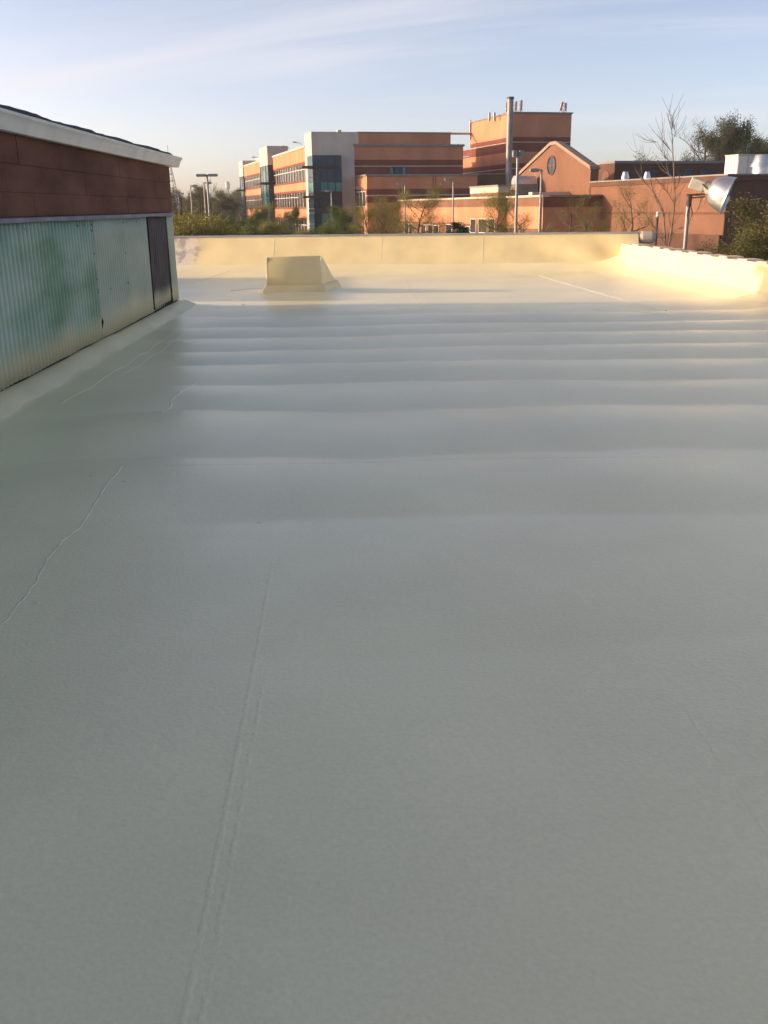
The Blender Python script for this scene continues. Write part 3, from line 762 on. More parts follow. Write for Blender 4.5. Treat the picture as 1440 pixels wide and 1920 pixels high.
# the big glass bay at the corner
vbay = -1.0
ub0 = F1.v(587, 340, vbay)[0]; ub1 = F1.v(642, 340, vbay)[0]; vbk = F1.u(577, 340, ub0)[0]
zb = F1.v(610, 291, vbay)[1]
bay = part('glass_bay', 'mullion', ub0 + .08, ub1 - .08, vbay + .08, vbk - .08, 0, zb)
rowsy = [291, 311, 332, 341, 360, 371, 391, 399, 420, 441, 455]
kinds = [0, 0, 0, 1, 2, 0, 2, 1, 1, 0]
zr = [F1.v(610, y_, vbay)[1] for y_ in rowsy]
for r in range(10):
    z1_, z0_ = zr[r], max(zr[r + 1], 0.02)
    for c_ in range(4):
        xa = ub0 + (ub1 - ub0) * c_ / 4; xb = ub0 + (ub1 - ub0) * (c_ + 1) / 4
        mm = 'glass_l' if kinds[r] == 1 and c_ != 0 else ('mullion' if kinds[r] == 2 else 'glass')
        put('pane', MB().box(xa + .07, xb - .07, vbay, vbay + .06, z0_ + .06, z1_ - .06), mm, bay)
    for c_ in range(3):
        va = vbay + (vbk - vbay) * c_ / 3; vb_ = vbay + (vbk - vbay) * (c_ + 1) / 3
        put('pane', MB().box(ub0, ub0 + .06, va + .1, vb_ - .06, z0_ + .06, z1_ - .06), 'glass' if r != 3 else 'glass_l', bay)
for y_ in (313, 369):
    z_ = F1.v(610, y_, vbay)[1]
    part('sun_shade', 'mullion', ub0 - 1.7, ub1 - .3, vbay - .55, vbk - .6, z_ - .14, z_ + .14)
# brick front block with bands
def bands(u0, u1, v0, v1, zt, cuts, parent=ob, cop='grey_coping', copz=.35, body_m='tan_brick'):
    """cuts: list of (z_top, z_bottom, material) skins standing a few cm proud of the core"""
    put('wall', MB().box(u0 + .06, u1 - .06, v0 + .06, v1 - .06, 0, zt - .02), body_m, parent)
    for za, zb_, m_ in cuts:
        pr = .0 if m_ != 'coping' else -.03
        b = MB(); b.box(u0 + pr, u1 - pr, v0 + pr, v1 - pr, zb_ + .004, za - .004)
        put('band' if m_ != 'coping' else 'stone_line', b, m_, parent)
    put('coping', MB().box(u0 - .18, u1 + .18, v0 - .18, v1 + .18, zt - .01, zt + copz), cop, parent)
def Z(px, py, v): return F1.v(px, py, v)[1]
ys_ = [(274.5, 299.5, 'tan_brick'), (299.5, 310.5, 'red_brick'), (310.5, 312.3, 'coping'), (312.3, 330, 'red_brick'), (330, 352, 'tan_brick'), (352, 380, 'red_brick')]
bands(u665 + .02, u868, 0.03, 24, Z(760, 274, 0), [(Z(760, a_, 0), Z(760, b_, 0), m_) for a_, b_, m_ in ys_], copz=.3)
part('coping', 'concrete', u665 + .1, u868 + .05, -.12, 0.0, Z(760, 274.3, 0), Z(760, 270.8, 0))
w0, w1 = F1.v(731, 320, 0)[0], F1.v(761, 320, 0)[0]; wz0, wz1 = Z(745, 328, 0), Z(745, 312.8, 0)
for k in range(3):
    a_ = w0 + (w1 - w0) * (0, .25, .78)[k]; c_ = w0 + (w1 - w0) * (.22, .75, 1)[k]
    f = part('window', 'mullion', a_, c_, -.03, .02, wz0, wz1)
    put('pane', MB().box(a_ + .07, c_ - .07, -.045, -.032, wz0 + .07, wz1 - .07), 'glass_l' if k != 1 else 'glass', f)
# penthouse behind
up0, up1 = F1.v(670, 255, 7)[0], F1.v(845, 255, 7)[0]
part('penthouse', 'tan_brick', up0, up1, 7, 22, 4, Z(760, 249, 7))
part('coping', 'grey_coping', up0 - .1, up1 + .15, 6.85, 22.1, Z(760, 249, 7) + .01, Z(760, 247.6, 7))
# lower wing in front
vl = -6.6
ul0 = F1.v(688, 345, vl)[0]; ul1 = F1.v(895, 345, vl)[0]
zl = Z(760, 329.5, vl)
ys_ = [(331, 354, 'tan_brick'), (354, 365, 'red_brick'), (365, 367, 'coping'), (367, 380, 'red_brick'), (380, 400, 'tan_brick')]
bands(ul0, ul1, vl, 0.0, zl, [(Z(760, a_, vl), Z(760, b_, vl), m_) for a_, b_, m_ in ys_], copz=.22)
# windows on its sunlit end
for k in range(3):
    vv = [F1.u(p_, 372, ul0)[0] for p_ in (686, 680.5, 674.5, 669)]
    za_, zb_ = F1.u(688, 388, ul0)[1], F1.u(688, 358, ul0)[1]
    f = part('window', 'white_frame', ul0 - .05, ul0 - .005, vv[k] + .02, vv[k + 1] - .02, za_, zb_)
    put('pane', MB().box(ul0 - .07, ul0 - .052, vv[k] + .2, vv[k + 1] - .2, za_ + .12, zb_ - .12), 'pane', f)
put('ladder', MB().box(F1.v(811, 345, vl)[0], F1.v(812, 345, vl)[0], vl - .15, vl - .1, Z(812, 374, vl), zl).box(F1.v(816, 345, vl)[0], F1.v(817, 345, vl)[0], vl - .15, vl - .1, Z(812, 374, vl), zl), 'red_brick', ob)
# tower
def solve_v_for(px, Y):     # v of a point in column px at depth Y
    p = at_Y(px, 330, Y); q = F1.M @ (p - F1.o); return q.x, q.y
ut, vt = solve_v_for(957, 165)
ut1 = F1.v(1070, 260, vt)[0]; vtb = F1.u(882, 260, ut)[0]
ys_ = [(213, 257, 'tan_brick'), (257, 265.8, 'red_brick'), (265.8, 267.4, 'coping'), (267.4, 284.5, 'red_brick'), (284.5, 306, 'tan_brick'), (306, 315, 'red_brick'), (315, 316.6, 'coping'), (316.6, 328, 'red_brick'), (328, 360, 'tan_brick')]
bands(ut, ut1, vt, vtb, Z(1010, 212.5, vt), [(Z(1010, a_, vt), Z(1010, b_, vt), m_) for a_, b_, m_ in ys_], copz=.2)
# lower piece continuing behind the tower
bands(ut + .1, ut + 9, vtb + .25, vtb + 7, Z(1010, 283, vt), [(Z(1010, a_, vt), Z(1010, b_, vt), m_) for a_, b_, m_ in ys_[3:]], copz=.2)
part('roof_pipe', 'antenna', up1 - .1, ut - .02, 21.3, 21.7, Z(864, 252.5, 21.5), Z(864, 248.8, 21.5))
put('downpipe', MB().tube([(ut - .15, vtb - .3, Z(884, 262, vtb)), (ut - .15, vtb - .3, Z(884, 229, vtb) + .3)], .16, 8), 'steel', ob, smooth=True)
# low link between the wings
part('link_block', 'brown_brick', ul1 + .02, F1.v(960, 340, vl + 3)[0], vl + 3, vt, 0, Z(930, 327, vl + 3))
part('coping', 'grey_coping', ul1 + .03, F1.v(960, 340, vl + 3)[0], vl + 2.85, vl + 3.2, Z(930, 327, vl + 3) + .01, Z(930, 325, vl + 3))
# flood lamps on brackets along the long side's roof edge
for v_ in (v573 + 4.0, v573 + 15, v490 + 4):
    fo = put('roof_lamp', MB().tube([(.3, v_, zf + .3), (.2, v_, zf + .85), (-.6, v_, zf + 1.0)], .05, 6), 'lamp_grey', ob)
    put('lamp_head', MB().box(-1.15, -.5, v_ - .2, v_ + .2, zf + .93, zf + 1.1), 'lamp_grey', fo)
for u_, s_ in ((2.2, .16), (3.7, .16), (5.0, .32)):
    put('roof_vent', MB().tube([(u_, 3, zc), (u_, 3, zc + s_ * 1.4)], s_ * 1.2, 8), 'lamp_grey', ob)

# exhaust stack
sp = at_Y(953, 345, 158); stp = at_Y(956.5, 182, 158)
st = thing('exhaust_stack', 'tall grey steel exhaust stack in front of the brick tower', 'chimney', (sp.x, sp.y, G))
put('flue', MB().tube([(0, 0, 0), (0, 0, stp.z - G)], .50, 20), 'steel', st, smooth=True)
for k in range(1, 9):
    z_ = (stp.z - G) * k / 9
    put('flue_band', MB().tube([(0, 0, z_ - .06), (0, 0, z_ + .06)], .53, 20), 'steel', st, smooth=True)
put('rim', MB().lathe([(.5, -.3), (.56, -.3), (.56, .02), (.44, .02), (.44, -.3)], 20, Matrix.Translation((0, 0, stp.z - G))), 'mullion', st)
# antennas on the tower roof
ant = [(917.5, 211, 222, 'short grey pipe mast at the left of the tower roof', 5), (927, 211, 221, 'short grey pipe mast right of the leftmost mast on the tower roof', 3), (949, 192, 214, 'pink panel antenna just left of the steel stack', 1),
       (966, 190, 212, 'pink panel antenna just right of the steel stack', 1), (976, 188, 212, 'pink panel antenna second right of the steel stack', 1),
       (1053, 191, 212, 'tilted pink panel antenna near the right end of the tower roof', 1), (1059, 193, 212, 'pink panel antenna at the right end of the tower roof', 1)]
for px, ya_, yb_, lab, off in ant:
    Yp = 167 + off; p0 = at_Y(px, yb_, Yp); p1 = at_Y(px, ya_, Yp)
    a_ = thing('panel_antenna' if 'panel' in lab else 'pipe_mast', lab, 'antenna', p0, R(14), 'antennas on the tower roof')
    h_ = p1.z - p0.z
    put('mast', MB().tube([(0, 0, -.4), (0, 0, h_)], .07 if 'panel' in lab else .2, 8), 'antenna' if 'panel' in lab else 'steel', a_)
    if 'panel' in lab:
        tl = .35 if 'tilted' in lab else 0
        put('panel', MB().add([(-.16 - tl, -.3, .35), (.16 - tl, -.3, .35), (.16 - tl, -.12, .35), (-.16 - tl, -.12, .35), (-.16, -.3, h_), (.16, -.3, h_), (.16, -.12, h_), (-.16, -.12, h_)],
            [(0,3,2,1),(4,5,6,7),(0,1,5,4),(1,2,6,5),(2,3,7,6),(3,0,4,7)]), 'antenna', a_)
        put('stay', MB().tube([(-.5, 0, 0), (0, 0, h_ * .55)], .035, 5).tube([(.5, .1, 0), (0, 0, h_ * .55)], .035, 5), 'antenna', a_)
        put('cross_bar', MB().box(-.32, .32, -.14, -.08, h_ * .6, h_ * .66).box(-.32, .32, -.14, -.08, h_ * .85, h_ * .9), 'antenna', a_)

# ================================================================== LOW WING
F2 = Frame(934, 111.6, 14)
lw = thing('low_brick_wing', 'long single storey tan and red brick wing with sunlit side and shaded end', 'building', F2.o, F2.a)
def zA(px, py): return F2.u(px, py, 0)[1]
vA = F2.u(690, 385, 0)[0]
zr_ = zA(800, 375)
zred = F2.u(800, 389, 0)[1]; zlow = F2.u(870, 419, 0)[1]
def skin(u0, va, vb, u1, parent=lw):
    part('wall', 'tan_brick', u0, u1, va, vb, 0, zr_ - .02, parent)
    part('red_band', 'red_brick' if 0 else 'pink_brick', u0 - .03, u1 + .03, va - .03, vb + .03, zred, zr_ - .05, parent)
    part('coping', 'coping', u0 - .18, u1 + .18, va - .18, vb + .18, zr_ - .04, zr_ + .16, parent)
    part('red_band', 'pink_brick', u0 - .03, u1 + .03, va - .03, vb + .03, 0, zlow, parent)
skin(0, 0, vA, 16)
# windows on the sunlit side: groups of panes
grp = [(756, 764), (780, 789), (792, 802), (791, 799), (817, 825), (826, 834), (862, 871), (874, 882)]
for (pa, pb, y_a, y_b) in [(884, 893, 411, 436), (899, 914, 411, 436), (919, 928, 411, 436), (861, 871, 425, 441), (874, 881, 425, 441), (791, 799, 422, 443), (803, 812, 422, 443), (815, 823, 423, 443), (838, 848, 421, 443), (762, 767, 420, 443), (769, 775, 420, 443), (714, 720, 420, 440), (726, 732, 420, 440)]:
    va_, z0_ = F2.u(pb, y_b, 0); vb2, z1_ = F2.u(pa, y_a, 0)
    z0_ = max(z0_, .3)
    f = part('window', 'white_frame', -.10, -.035, va_ - .12, vb2 + .12, z0_ - .07, z1_ + .07, lw)
    put('pane', MB().box(-.12, -.102, va_, vb2, z0_, z1_), 'pane', f)
# raised block at the end of the proud part
vb3 = F2.u(882, 355, 0)[0]; zk = F2.v(945, 349.5, 0)[1]; uk = F2.v(957, 355, 0)[0]
part('raised_block', 'pink_brick', -.01, uk, .0 + .02, vb3, zr_ + .17, F2.v(945, 361, 0)[1], lw)
part('stone_band', 'coping', -.04, uk + .03, -.02, vb3 + .03, F2.v(945, 361, 0)[1] + .005, zk, lw)
part('coping', 'grey_coping', -.15, uk + .12, -.14, vb3 + .12, zk + .005, zk + .18, lw)
# set-back near part
us = F2.v(949, 400, 0)[0]
vn = F2.u(1018, 395, us)[0]
ue = F2.v(1135, 400, vn)[0]
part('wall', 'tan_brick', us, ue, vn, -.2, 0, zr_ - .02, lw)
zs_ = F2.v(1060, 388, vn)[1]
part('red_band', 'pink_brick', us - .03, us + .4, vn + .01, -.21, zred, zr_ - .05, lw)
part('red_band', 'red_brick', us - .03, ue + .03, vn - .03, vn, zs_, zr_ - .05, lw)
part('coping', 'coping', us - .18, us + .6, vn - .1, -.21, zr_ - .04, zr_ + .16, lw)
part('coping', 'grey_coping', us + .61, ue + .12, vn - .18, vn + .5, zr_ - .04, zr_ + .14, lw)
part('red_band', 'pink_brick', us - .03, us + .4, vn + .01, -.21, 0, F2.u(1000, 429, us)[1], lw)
ua_, ub_ = F2.v(991, 364, vn + 8)[0], F2.v(1067, 364, vn + 8)[0]
part('roof_ledge', 'coping', ua_, ub_, vn + 7, vn + 8, zr_ - .1, F2.v(1030, 360, vn + 8)[1], lw)
put('downpipe', MB().tube([(us - .1, vn + .3, 0), (us - .1, vn + .3, zr_)], .09, 8), 'white_frame', lw)
# curved duct on the roof
dp = F2.v(968, 345, 4); dr = (F2.v(985, 340, 4)[0] - F2.v(957, 340, 4)[0]) * .5
dv = MB(); prof = []
for k in range(13):
    t = math.pi * k / 12; prof.append((5 - dr * math.cos(t), zr_ + .2 + dr * 1.0 * math.sin(t) + (dp[1] - zr_ - .2)))
duct = put('curved_duct', MB().add([(x_, y_, z_) for x_ in (F2.v(957, 340, 5)[0] + .5, F2.v(957, 340, 5)[0] + 3) for y_, z_ in prof], [(i, i + 1, 14 + i, 13 + i) for i in range(12)] + [tuple(range(13)), tuple(range(13, 26))]), 'alu', lw, smooth=True)
part('duct_base', 'grey_coping', F2.v(957, 340, 5)[0] + .4, F2.v(957, 340, 5)[0] + 3.1, 5 - dr, 5 + dr, zr_ + .15, dp[1], lw)
for y_c in (-.5, .45):
    pass

# ================================================================== GABLE BUILDING
F3 = Frame(1360, 84, 16)
gb = thing('gable_brick_building', 'orange brick building with a gable and round window and long flat topped wall', 'building', F3.o, F3.a)
def gp_(px, py): return F3.u(px, py, 0)
vE = gp_(1108, 338)[0]; vF = gp_(968, 340)[0]; zw = gp_(1362, 326)[1] - .55
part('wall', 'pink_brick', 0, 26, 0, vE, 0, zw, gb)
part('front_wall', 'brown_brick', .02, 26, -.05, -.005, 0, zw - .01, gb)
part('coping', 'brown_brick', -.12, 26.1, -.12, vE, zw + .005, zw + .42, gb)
part('coping', 'grey_coping', -.2, 26.2, -.2, vE, zw + .425, zw + .55, gb)
part('string_course', 'brown_brick', -.05, -.005, .01, vE, gp_(1300, 402)[1], gp_(1300, 398)[1], gb)
zap = gp_(1040, 272)[1]; vap = gp_(1040, 272)[0]; zev = gp_(1106, 318)[1]; half = vap - vE - .05
poly = [(vE + .05, 0), (vE + .05, zev), (vap - 1.0, zap - .6), (vap - .5, zap), (vap + .5, zap), (vap + 1.0, zap - .6), (vap + half, zev), (vap + half, 0)]
poly = [(vE + .05, 0), (vE + .05, zev), (vap - .7, zap), (vap + .7, zap), (vap + half, zev), (vap + half, 0)]
put('gable_wall', MB().prism(poly, -.06, .9), 'pink_brick', gb)
# coping along the gable slopes
for (p0, p1) in (((vE - .1, zev), (vap - .7, zap)), ((vap - .7, zap), (vap + .7, zap)), ((vap + .7, zap), (vap + half + .1, zev))):
    (ya_, za_), (yb_, zb_) = p0, p1
    put('gable_coping', MB().prism([(ya_, za_ + .02), (yb_, zb_ + .02), (yb_, zb_ + .38), (ya_, za_ + .38)], -.25, .45), 'gable_cap', gb)
    put('roof_slope', MB().prism([(ya_, za_ + .02), (yb_, zb_ + .02), (yb_, zb_ + .22), (ya_, za_ + .22)], .46, 1.0), 'roofing', gb)
vo, zo = gp_(1035.5, 310); ro = (gp_(1035, 292)[1] - gp_(1035, 329)[1]) / 2
MO = Matrix.Translation((-.07, vo, zo)) @ Matrix.Rotation(R(-90), 4, 'Y')
oc = put('round_window', MB().lathe([(ro, -.02), (ro, .10), (ro * .86, .10), (ro * .86, -.02)], 36, MO), 'brown_brick', gb)
put('pane', MB().lathe([(ro * .86, .03), (.001, .03)], 36, MO), 'glass', oc)
put('glazing_bar', MB().box(-.13, -.10, vo - ro * .85, vo + ro * .85, zo - .06, zo + .06).box(-.128, -.102, vo - .06, vo + .06, zo - ro * .85, zo + ro * .85), 'red_brick', oc)
# dark block behind
p = at_Y(1153, 310, 119); q = F3.M @ (p - F3.o)
zbk = F3.v(1153, 306.5, q.y)[1]
part('rear_block', 'brown_brick', q.x, q.x + 40, q.y, q.y + 22, 0, zbk, gb)
part('coping', 'grey_coping', q.x - .15, q.x + 40.1, q.y - .15, q.y + 22.1, zbk + .005, zbk + .3, gb)
for (pa, pb) in ((1192, 1203), (1218, 1232), (1245, 1262), (1275, 1300), (1310, 1345)):
    a_, c_ = F3.v(pa, 322, q.y)[0], F3.v(pb, 322, q.y)[0]
    f = part('window', 'mullion', a_, c_, q.y - .06, q.y - .005, F3.v(pa, 330, q.y)[1], F3.v(pa, 318.5, q.y)[1], gb)
    put('pane', MB().box(a_ + .1, c_ - .1, q.y - .08, q.y - .062, F3.v(pa, 329.3, q.y)[1], F3.v(pa, 319.3, q.y)[1]), 'glass', f)
va_, _ = F3.u(1143, 325, q.x); vb2, _ = F3.u(1130, 325, q.x); zt_ = F3.u(1136, 320, q.x)[1]; rw = (vb2 - va_) / 2
pl_ = [(va_, zw), (vb2, zw)] + [((va_ + vb2) / 2 + rw * math.cos(R(a_)), zt_ - rw * .9 + rw * .9 * math.sin(R(a_))) for a_ in range(0, 181, 20)]
put('arched_panel', MB().prism(pl_, q.x - .06, q.x - .01), 'pink_brick', gb)
# lower ledge in front of the wall foot
zz1 = gp_(1250, 437)[1]
part('plinth', 'brown_brick', -.35, -.06, .02, vE - 12, 0, zz1, gb)
# roof vents: cowls on the long wall's roof
def cowl(px, ytop, ybot, wpx, Y, label, m='alu'):
    p0 = at_Y(px, ybot, Y); p1 = at_Y(px, ytop, Y); w = wpx * Y / 1870 / 2; h = p1.z - p0.z
    base_z = G + zw + .3
    t = thing('roof_ventilator', label, 'roof vent', (p0.x, p0.y, base_z), 0, 'ventilators on the brick building roof')
    dz = p0.z - base_z
    put('cowl', MB().lathe([(w * .62, dz + h), (w * .66, dz + h * .96), (w * .78, dz + h * .55), (w, dz + h * .12), (w * 1.02, dz), (w * .9, dz), (w * .55, dz + h * .3)], 28), m, t, smooth=True)
    put('cowl_top', MB().lathe([(.001, dz + h * 1.02), (w * .6, dz + h * 1.01), (w * .62, dz + h * .99)], 28), m, t, smooth=True)
    put('drum', MB().lathe([(w * .85, -.2), (w * .85, dz + h * .02), (.001, dz + h * .02)], 24), m, t, smooth=True)
cowl(1172, 322, 334.5, 15, 103, 'small white mushroom ventilator next to the gable on the flat roof')
cowl(1213, 322, 333.5, 13, 99.5, 'small white mushroom ventilator right of the first one on the flat roof')
cowl(1428, 290, 313, 40, 89, 'large aluminium fan ventilator in front of the white rooftop unit', 'alu')
# rooftop unit
hp = at_Y(1384, 300, 95); hq = F3.M @ (hp - F3.o)
hz = F3.v(1384, 290.5, hq.y)[1]; vb4 = F3.u(1360, 300, hq.x)[0]
hv = thing('rooftop_unit', 'white panelled rooftop air handling unit on the right brick building', 'rooftop unit', (F3.o + F3.M.inverted() @ Vector((hq.x, hq.y, zw + .3))), F3.a)
H_ = hz - zw - .3; DV = vb4 - hq.y
put('casing', MB().box(.02, 9, .02, DV - .02, 0, H_ - .02), 'grey_coping', hv)
for k in range(4):
    put('panel', MB().box(-.015, .015, DV * k / 4 + .03, DV * (k + 1) / 4 - .03, .02, H_ - .08), 'hvac', hv)
for k in range(8):
    put('panel', MB().box(9 * k / 8 + .03, 9 * (k + 1) / 8 - .03, -.015, .015, .02, H_ - .08), 'hvac', hv)
put('lid', MB().box(-.06, 9.06, -.06, DV + .06, H_ - .02, H_ + .06), 'hvac', hv)

# ================================================================== LAMP POSTS
def lamp(px, ytop, Y, style, label, r=.075):
    t0 = at_Y(px, ytop, Y)
    L = thing('lamp_post', label, 'lamp post', (t0.x, t0.y, G), 0, 'parking lot lamp posts')
    h = t0.z - G
    put('pole', MB().tube([(0, 0, 0), (0, 0, h)], [r * 1.15, r * .9], 10), 'lamp_grey', L, smooth=True)
    put('base_plate', MB().box(-.25, .25, -.25, .25, 0.006, .18), 'concrete', L)
    def head(x0_, x1_, dy=0, hz=.22):
        o = put('lamp_head', MB().box(x0_, x1_, -.22 + dy, .22 + dy, h - hz * .5, h + hz * .5), 'lamp_grey', L, bevel=0.03)
        xe = x1_ - .3 if x1_ < 0 else x0_ + .3
        put('lens', MB().box(x0_ + .06, x1_ - .06, -.18 + dy, .18 + dy, h - hz * .5 - .02, h - hz * .5 - .003), 'lamp_lens', o)
    if style == 'T':
        head(-.98, -.12); head(.12, .98); put('arm', MB().box(-.16, .16, -.05, .05, h - .06, h + .06), 'lamp_grey', L)
    elif style == 'L':
        head(-.85, -.22); put('arm', MB().box(-.25, .05, -.05, .05, h - .05, h + .05), 'lamp_grey', L)
    elif style == 'R':
        head(.18, .9); put('arm', MB().box(-.05, .2, -.05, .05, h - .05, h + .05), 'lamp_grey', L)
    elif style == 'B':
        head(-.34, -.10, -.1, .34); head(.10, .34, .1, .34); put('arm', MB().box(-.12, .12, -.06, .06, h - .10, h + .10), 'lamp_grey', L)
lamp(388, 328.5, 94, 'T', 'nearest twin headed lamp post beside the far corner of the green shed', .10)
lamp(382, 343, 120, 'R', 'lamp post just behind the twin headed one near the shed', .085)
lamp(357, 348.5, 130, 'R', 'single arm lamp post between the shed and the twin headed post', .085)
lamp(334, 363, 175, 'T', 'small far lamp post right next to the shed corner', .085)
lamp(621, 358, 135, 'L', 'thin lamp post in front of the dark glass corner bay')
lamp(680, 352.5, 125, 'L', 'lamp post in front of the lower wing sunlit end right of the glass bay')
lamp(759, 344, 110, 'L', 'left arm lamp post before the middle of the low brick wing')
lamp(850, 336.5, 98, 'L', 'left arm lamp post right of the middle of the low brick wing')
lamp(971, 288, 60, 'B', 'tallest box headed lamp post standing just left of the gable', .085)
lamp(1015.5, 319, 72, 'L', 'left arm lamp post in front of the gable', .08)

# lattice mast behind the shed, water tower, sign
p = at_Y(317, 352, 150)
lm = thing('lattice_mast', 'steel lattice mast showing behind the corner of the shed', 'mast', (p.x, p.y, G))
ztop = at_Y(320, 300, 150).z - G
def hw(z): return 2.1 + (0.35 - 2.1) * z / ztop
for sx, sy in ((-1, -1), (1, -1), (1, 1), (-1, 1)):
    put('leg', MB().tube([(sx * hw(0), sy * hw(0), 0), (sx * hw(ztop), sy * hw(ztop), ztop)], .05, 5), 'lamp_grey', lm)
for k in range(1, 14):
    z_ = ztop * k / 13; w_ = hw(z_); b = MB()
    for a_, c_ in (((-1, -1), (1, -1)), ((1, -1), (1, 1)), ((1, 1), (-1, 1)), ((-1, 1), (-1, -1))):
        b.tube([(a_[0] * w_, a_[1] * w_, z_), (c_[0] * w_, c_[1] * w_, z_)], .03, 4)
        z2 = ztop * (k - 1) / 13; w2 = hw(z2)
        b.tube([(a_[0] * w2, a_[1] * w2, z2), (c_[0] * w_, c_[1] * w_, z_)], .02, 4)
    put('brace', b, 'lamp_grey', lm)
put('whip', MB().tube([(.2, 0, ztop - .5), (.25, 0, at_Y(320, 272, 150).z - G)], .03, 5), 'lamp_grey', lm)
p = at_Y(427, 352, 1300)
wt = thing('water_tower', 'tiny pale distant water tower above the far woods', 'water tower', (p.x, p.y, G))
hT = at_Y(427, 340, 1300).z - G; hB = at_Y(427, 351, 1300).z - G
put('tank', MB().lathe([(.01, hT), (2.2, hT - .4), (2.8, hT - 1.6), (3.0, hT - 3), (3.0, hB), (2.4, hB - 2.5), (1.2, hB - 3), (1.2, 0)], 20), 'tower_far', wt, smooth=True)
p = at_Y(428, 400, 185)
sg = thing('sign_board', 'dark rectangular sign board on posts before the far woods', 'sign', (p.x, p.y, G))
z0_, z1_ = at_Y(428, 393, 185).z - G, at_Y(428, 385, 185).z - G
put('panel', MB().box(-1.1, 1.1, -.1, .1, z0_, z1_), 'sign', sg)
for sx in (-1.0, 1.0): put('post', MB().box(sx - .09, sx + .09, .11, .25, 0, z1_), 'sign', sg)
# short stub post by the corner of the parapets
p = at_Y(1233.5, 396, 40)
sb = thing('stub_post', 'thin dark post with an insulator beyond the parapet corner', 'post', (p.x, p.y, G))
h_ = p.z - G
put('post', MB().tube([(0, 0, 0), (0, 0, h_ - .25)], .05, 8), 'bark_d', sb)
put('insulator', MB().lathe([(.02, h_ - .25), (.08, h_ - .2), (.05, h_ - .12), (.08, h_ - .06), (.02, h_)], 10), 'lamp_lens', sb)

# ================================================================== TREES
def grow(seed, H, spread, limbs, subs, twigs, up=.5, trunk_r=.02, clear=.18, multi=1, lean=.0, curl=.25):
    """tapered trunk with limbs; returns wood mesh builder, twig segments (for leaves)"""
    rr = random.Random(seed); wood = MB(); segs = []
    def rv(s): return Vector((rr.uniform(-s, s), rr.uniform(-s, s), rr.uniform(-s, s)))
    def branch(p, d, L, r, lev):
        n = 4 if lev < 2 else 3; pts = [p]; rad = [r]; q = p.copy(); dd = d.copy()
        for i in range(n):
            dd = (dd + rv(curl) + Vector((0, 0, .10 if lev else .02))).normalized(); q = q + dd * (L / n)
            pts.append(q.copy()); rad.append(max(.0016 * H * .3, r * (1 - .78 * (i + 1) / n)))
        wood.tube(pts, rad, 6 if lev == 0 else (4 if lev == 1 else 3), cap=False)
        if lev >= 2: segs.append(pts)
        cnt = (limbs, subs, twigs, 0)[lev]
        for k in range(cnt):
            t = (clear if lev == 0 else .25) + (1 - (clear if lev == 0 else .25)) * (k + rr.random() * .8) / cnt
            f = t * n; i = min(n - 1, int(f)); pp = pts[i].lerp(pts[i + 1], f - i)
            az = k * 2.4 + rr.uniform(-.6, .6)
            out = Vector((math.cos(az), math.sin(az), 0))
            if lev: out = (out + d * .6 + rv(.35)).normalized()
            nd = (out * (1 - up) + Vector((0, 0, up)) + rv(.15)).normalized()
            ll = (H * spread * (1.05 - .55 * t) if lev == 0 else L * (.62 - .25 * t)) * rr.uniform(.7, 1.15)
            branch(pp, nd, ll, max(.004, rad[i] * (.55 if lev == 0 else .5)), lev + 1)
    for m_ in range(multi):
        d0 = Vector((rr.uniform(-.12, .12) + lean, rr.uniform(-.1, .1), 1)).normalized()
        if multi > 1:
            az = 2 * math.pi * m_ / multi; d0 = (d0 + Vector((math.cos(az), math.sin(az), 0)) * .22).normalized()
        branch(Vector((0, 0, -.1)), d0, H * (.92 if multi == 1 else rr.uniform(.65, .95)), H * trunk_r / math.sqrt(multi), 0)
    return wood, segs
def leaves(segs, seed, per, size, scatter):
    rr = random.Random(seed); b = MB()
    for pts in segs:
        for _ in range(per):
            i = rr.randrange(len(pts) - 1); t = rr.random()
            p = pts[i].lerp(pts[i + 1], t) + Vector((rr.gauss(0, scatter), rr.gauss(0, scatter), rr.gauss(0, scatter)))
            a = Vector((rr.gauss(0, 1), rr.gauss(0, 1), rr.gauss(0, .7))).normalized(); c = a.orthogonal().normalized()
            c = (Matrix.Rotation(rr.uniform(0, 6.28), 3, a) @ c); e = a.cross(c); s = size * rr.uniform(.6, 1.3)
            o = len(b.v)
            b.v += [tuple(p - c * s), tuple(p + e * s * .55), tuple(p + c * s), tuple(p - e * s * .55)]
            b.f.append((o, o + 1, o + 2, o + 3))
    return b
PROTO = {}
def proto(key, wood_m, leaf_m, H, per, size, scatter, crown='crown', **kw):
    w, s = grow(hash_seed(key), H, **kw)
    wm = w.mesh(key + '_trunk', True); wm.materials.append(M[wood_m])
    lmsh = None
    if per:
        lmsh = leaves(s, hash_seed(key) + 1, per, size, scatter).mesh(key + '_crown'); lmsh.materials.append(M[leaf_m])
    PROTO[key] = (wm, lmsh, H)
def hash_seed(k): return sum(ord(c) * (i + 3) for i, c in enumerate(k))
proto('budding', 'bark', 'leaf_y', 7.0, 16, .034, .20, spread=.48, limbs=14, subs=7, twigs=6, up=.42, clear=.30)
proto('sprig', 'bark', 'leaf_y', 7.0, 12, .030, .20, spread=.46, limbs=11, subs=6, twigs=5, up=.45, clear=.25)
proto('budding_b', 'bark', 'leaf_y', 7.0, 26, .036, .24, spread=.50, limbs=15, subs=7, twigs=6, up=.36, clear=.25)
proto('green_tree', 'bark_d', 'leaf_g', 7.0, 40, .050, .26, spread=.50, limbs=15, subs=7, twigs=6, up=.32, clear=.15)
proto('wood_tree', 'bark_d', 'leaf_d', 12.0, 22, .10, .45, spread=.42, limbs=14, subs=7, twigs=6, up=.40)
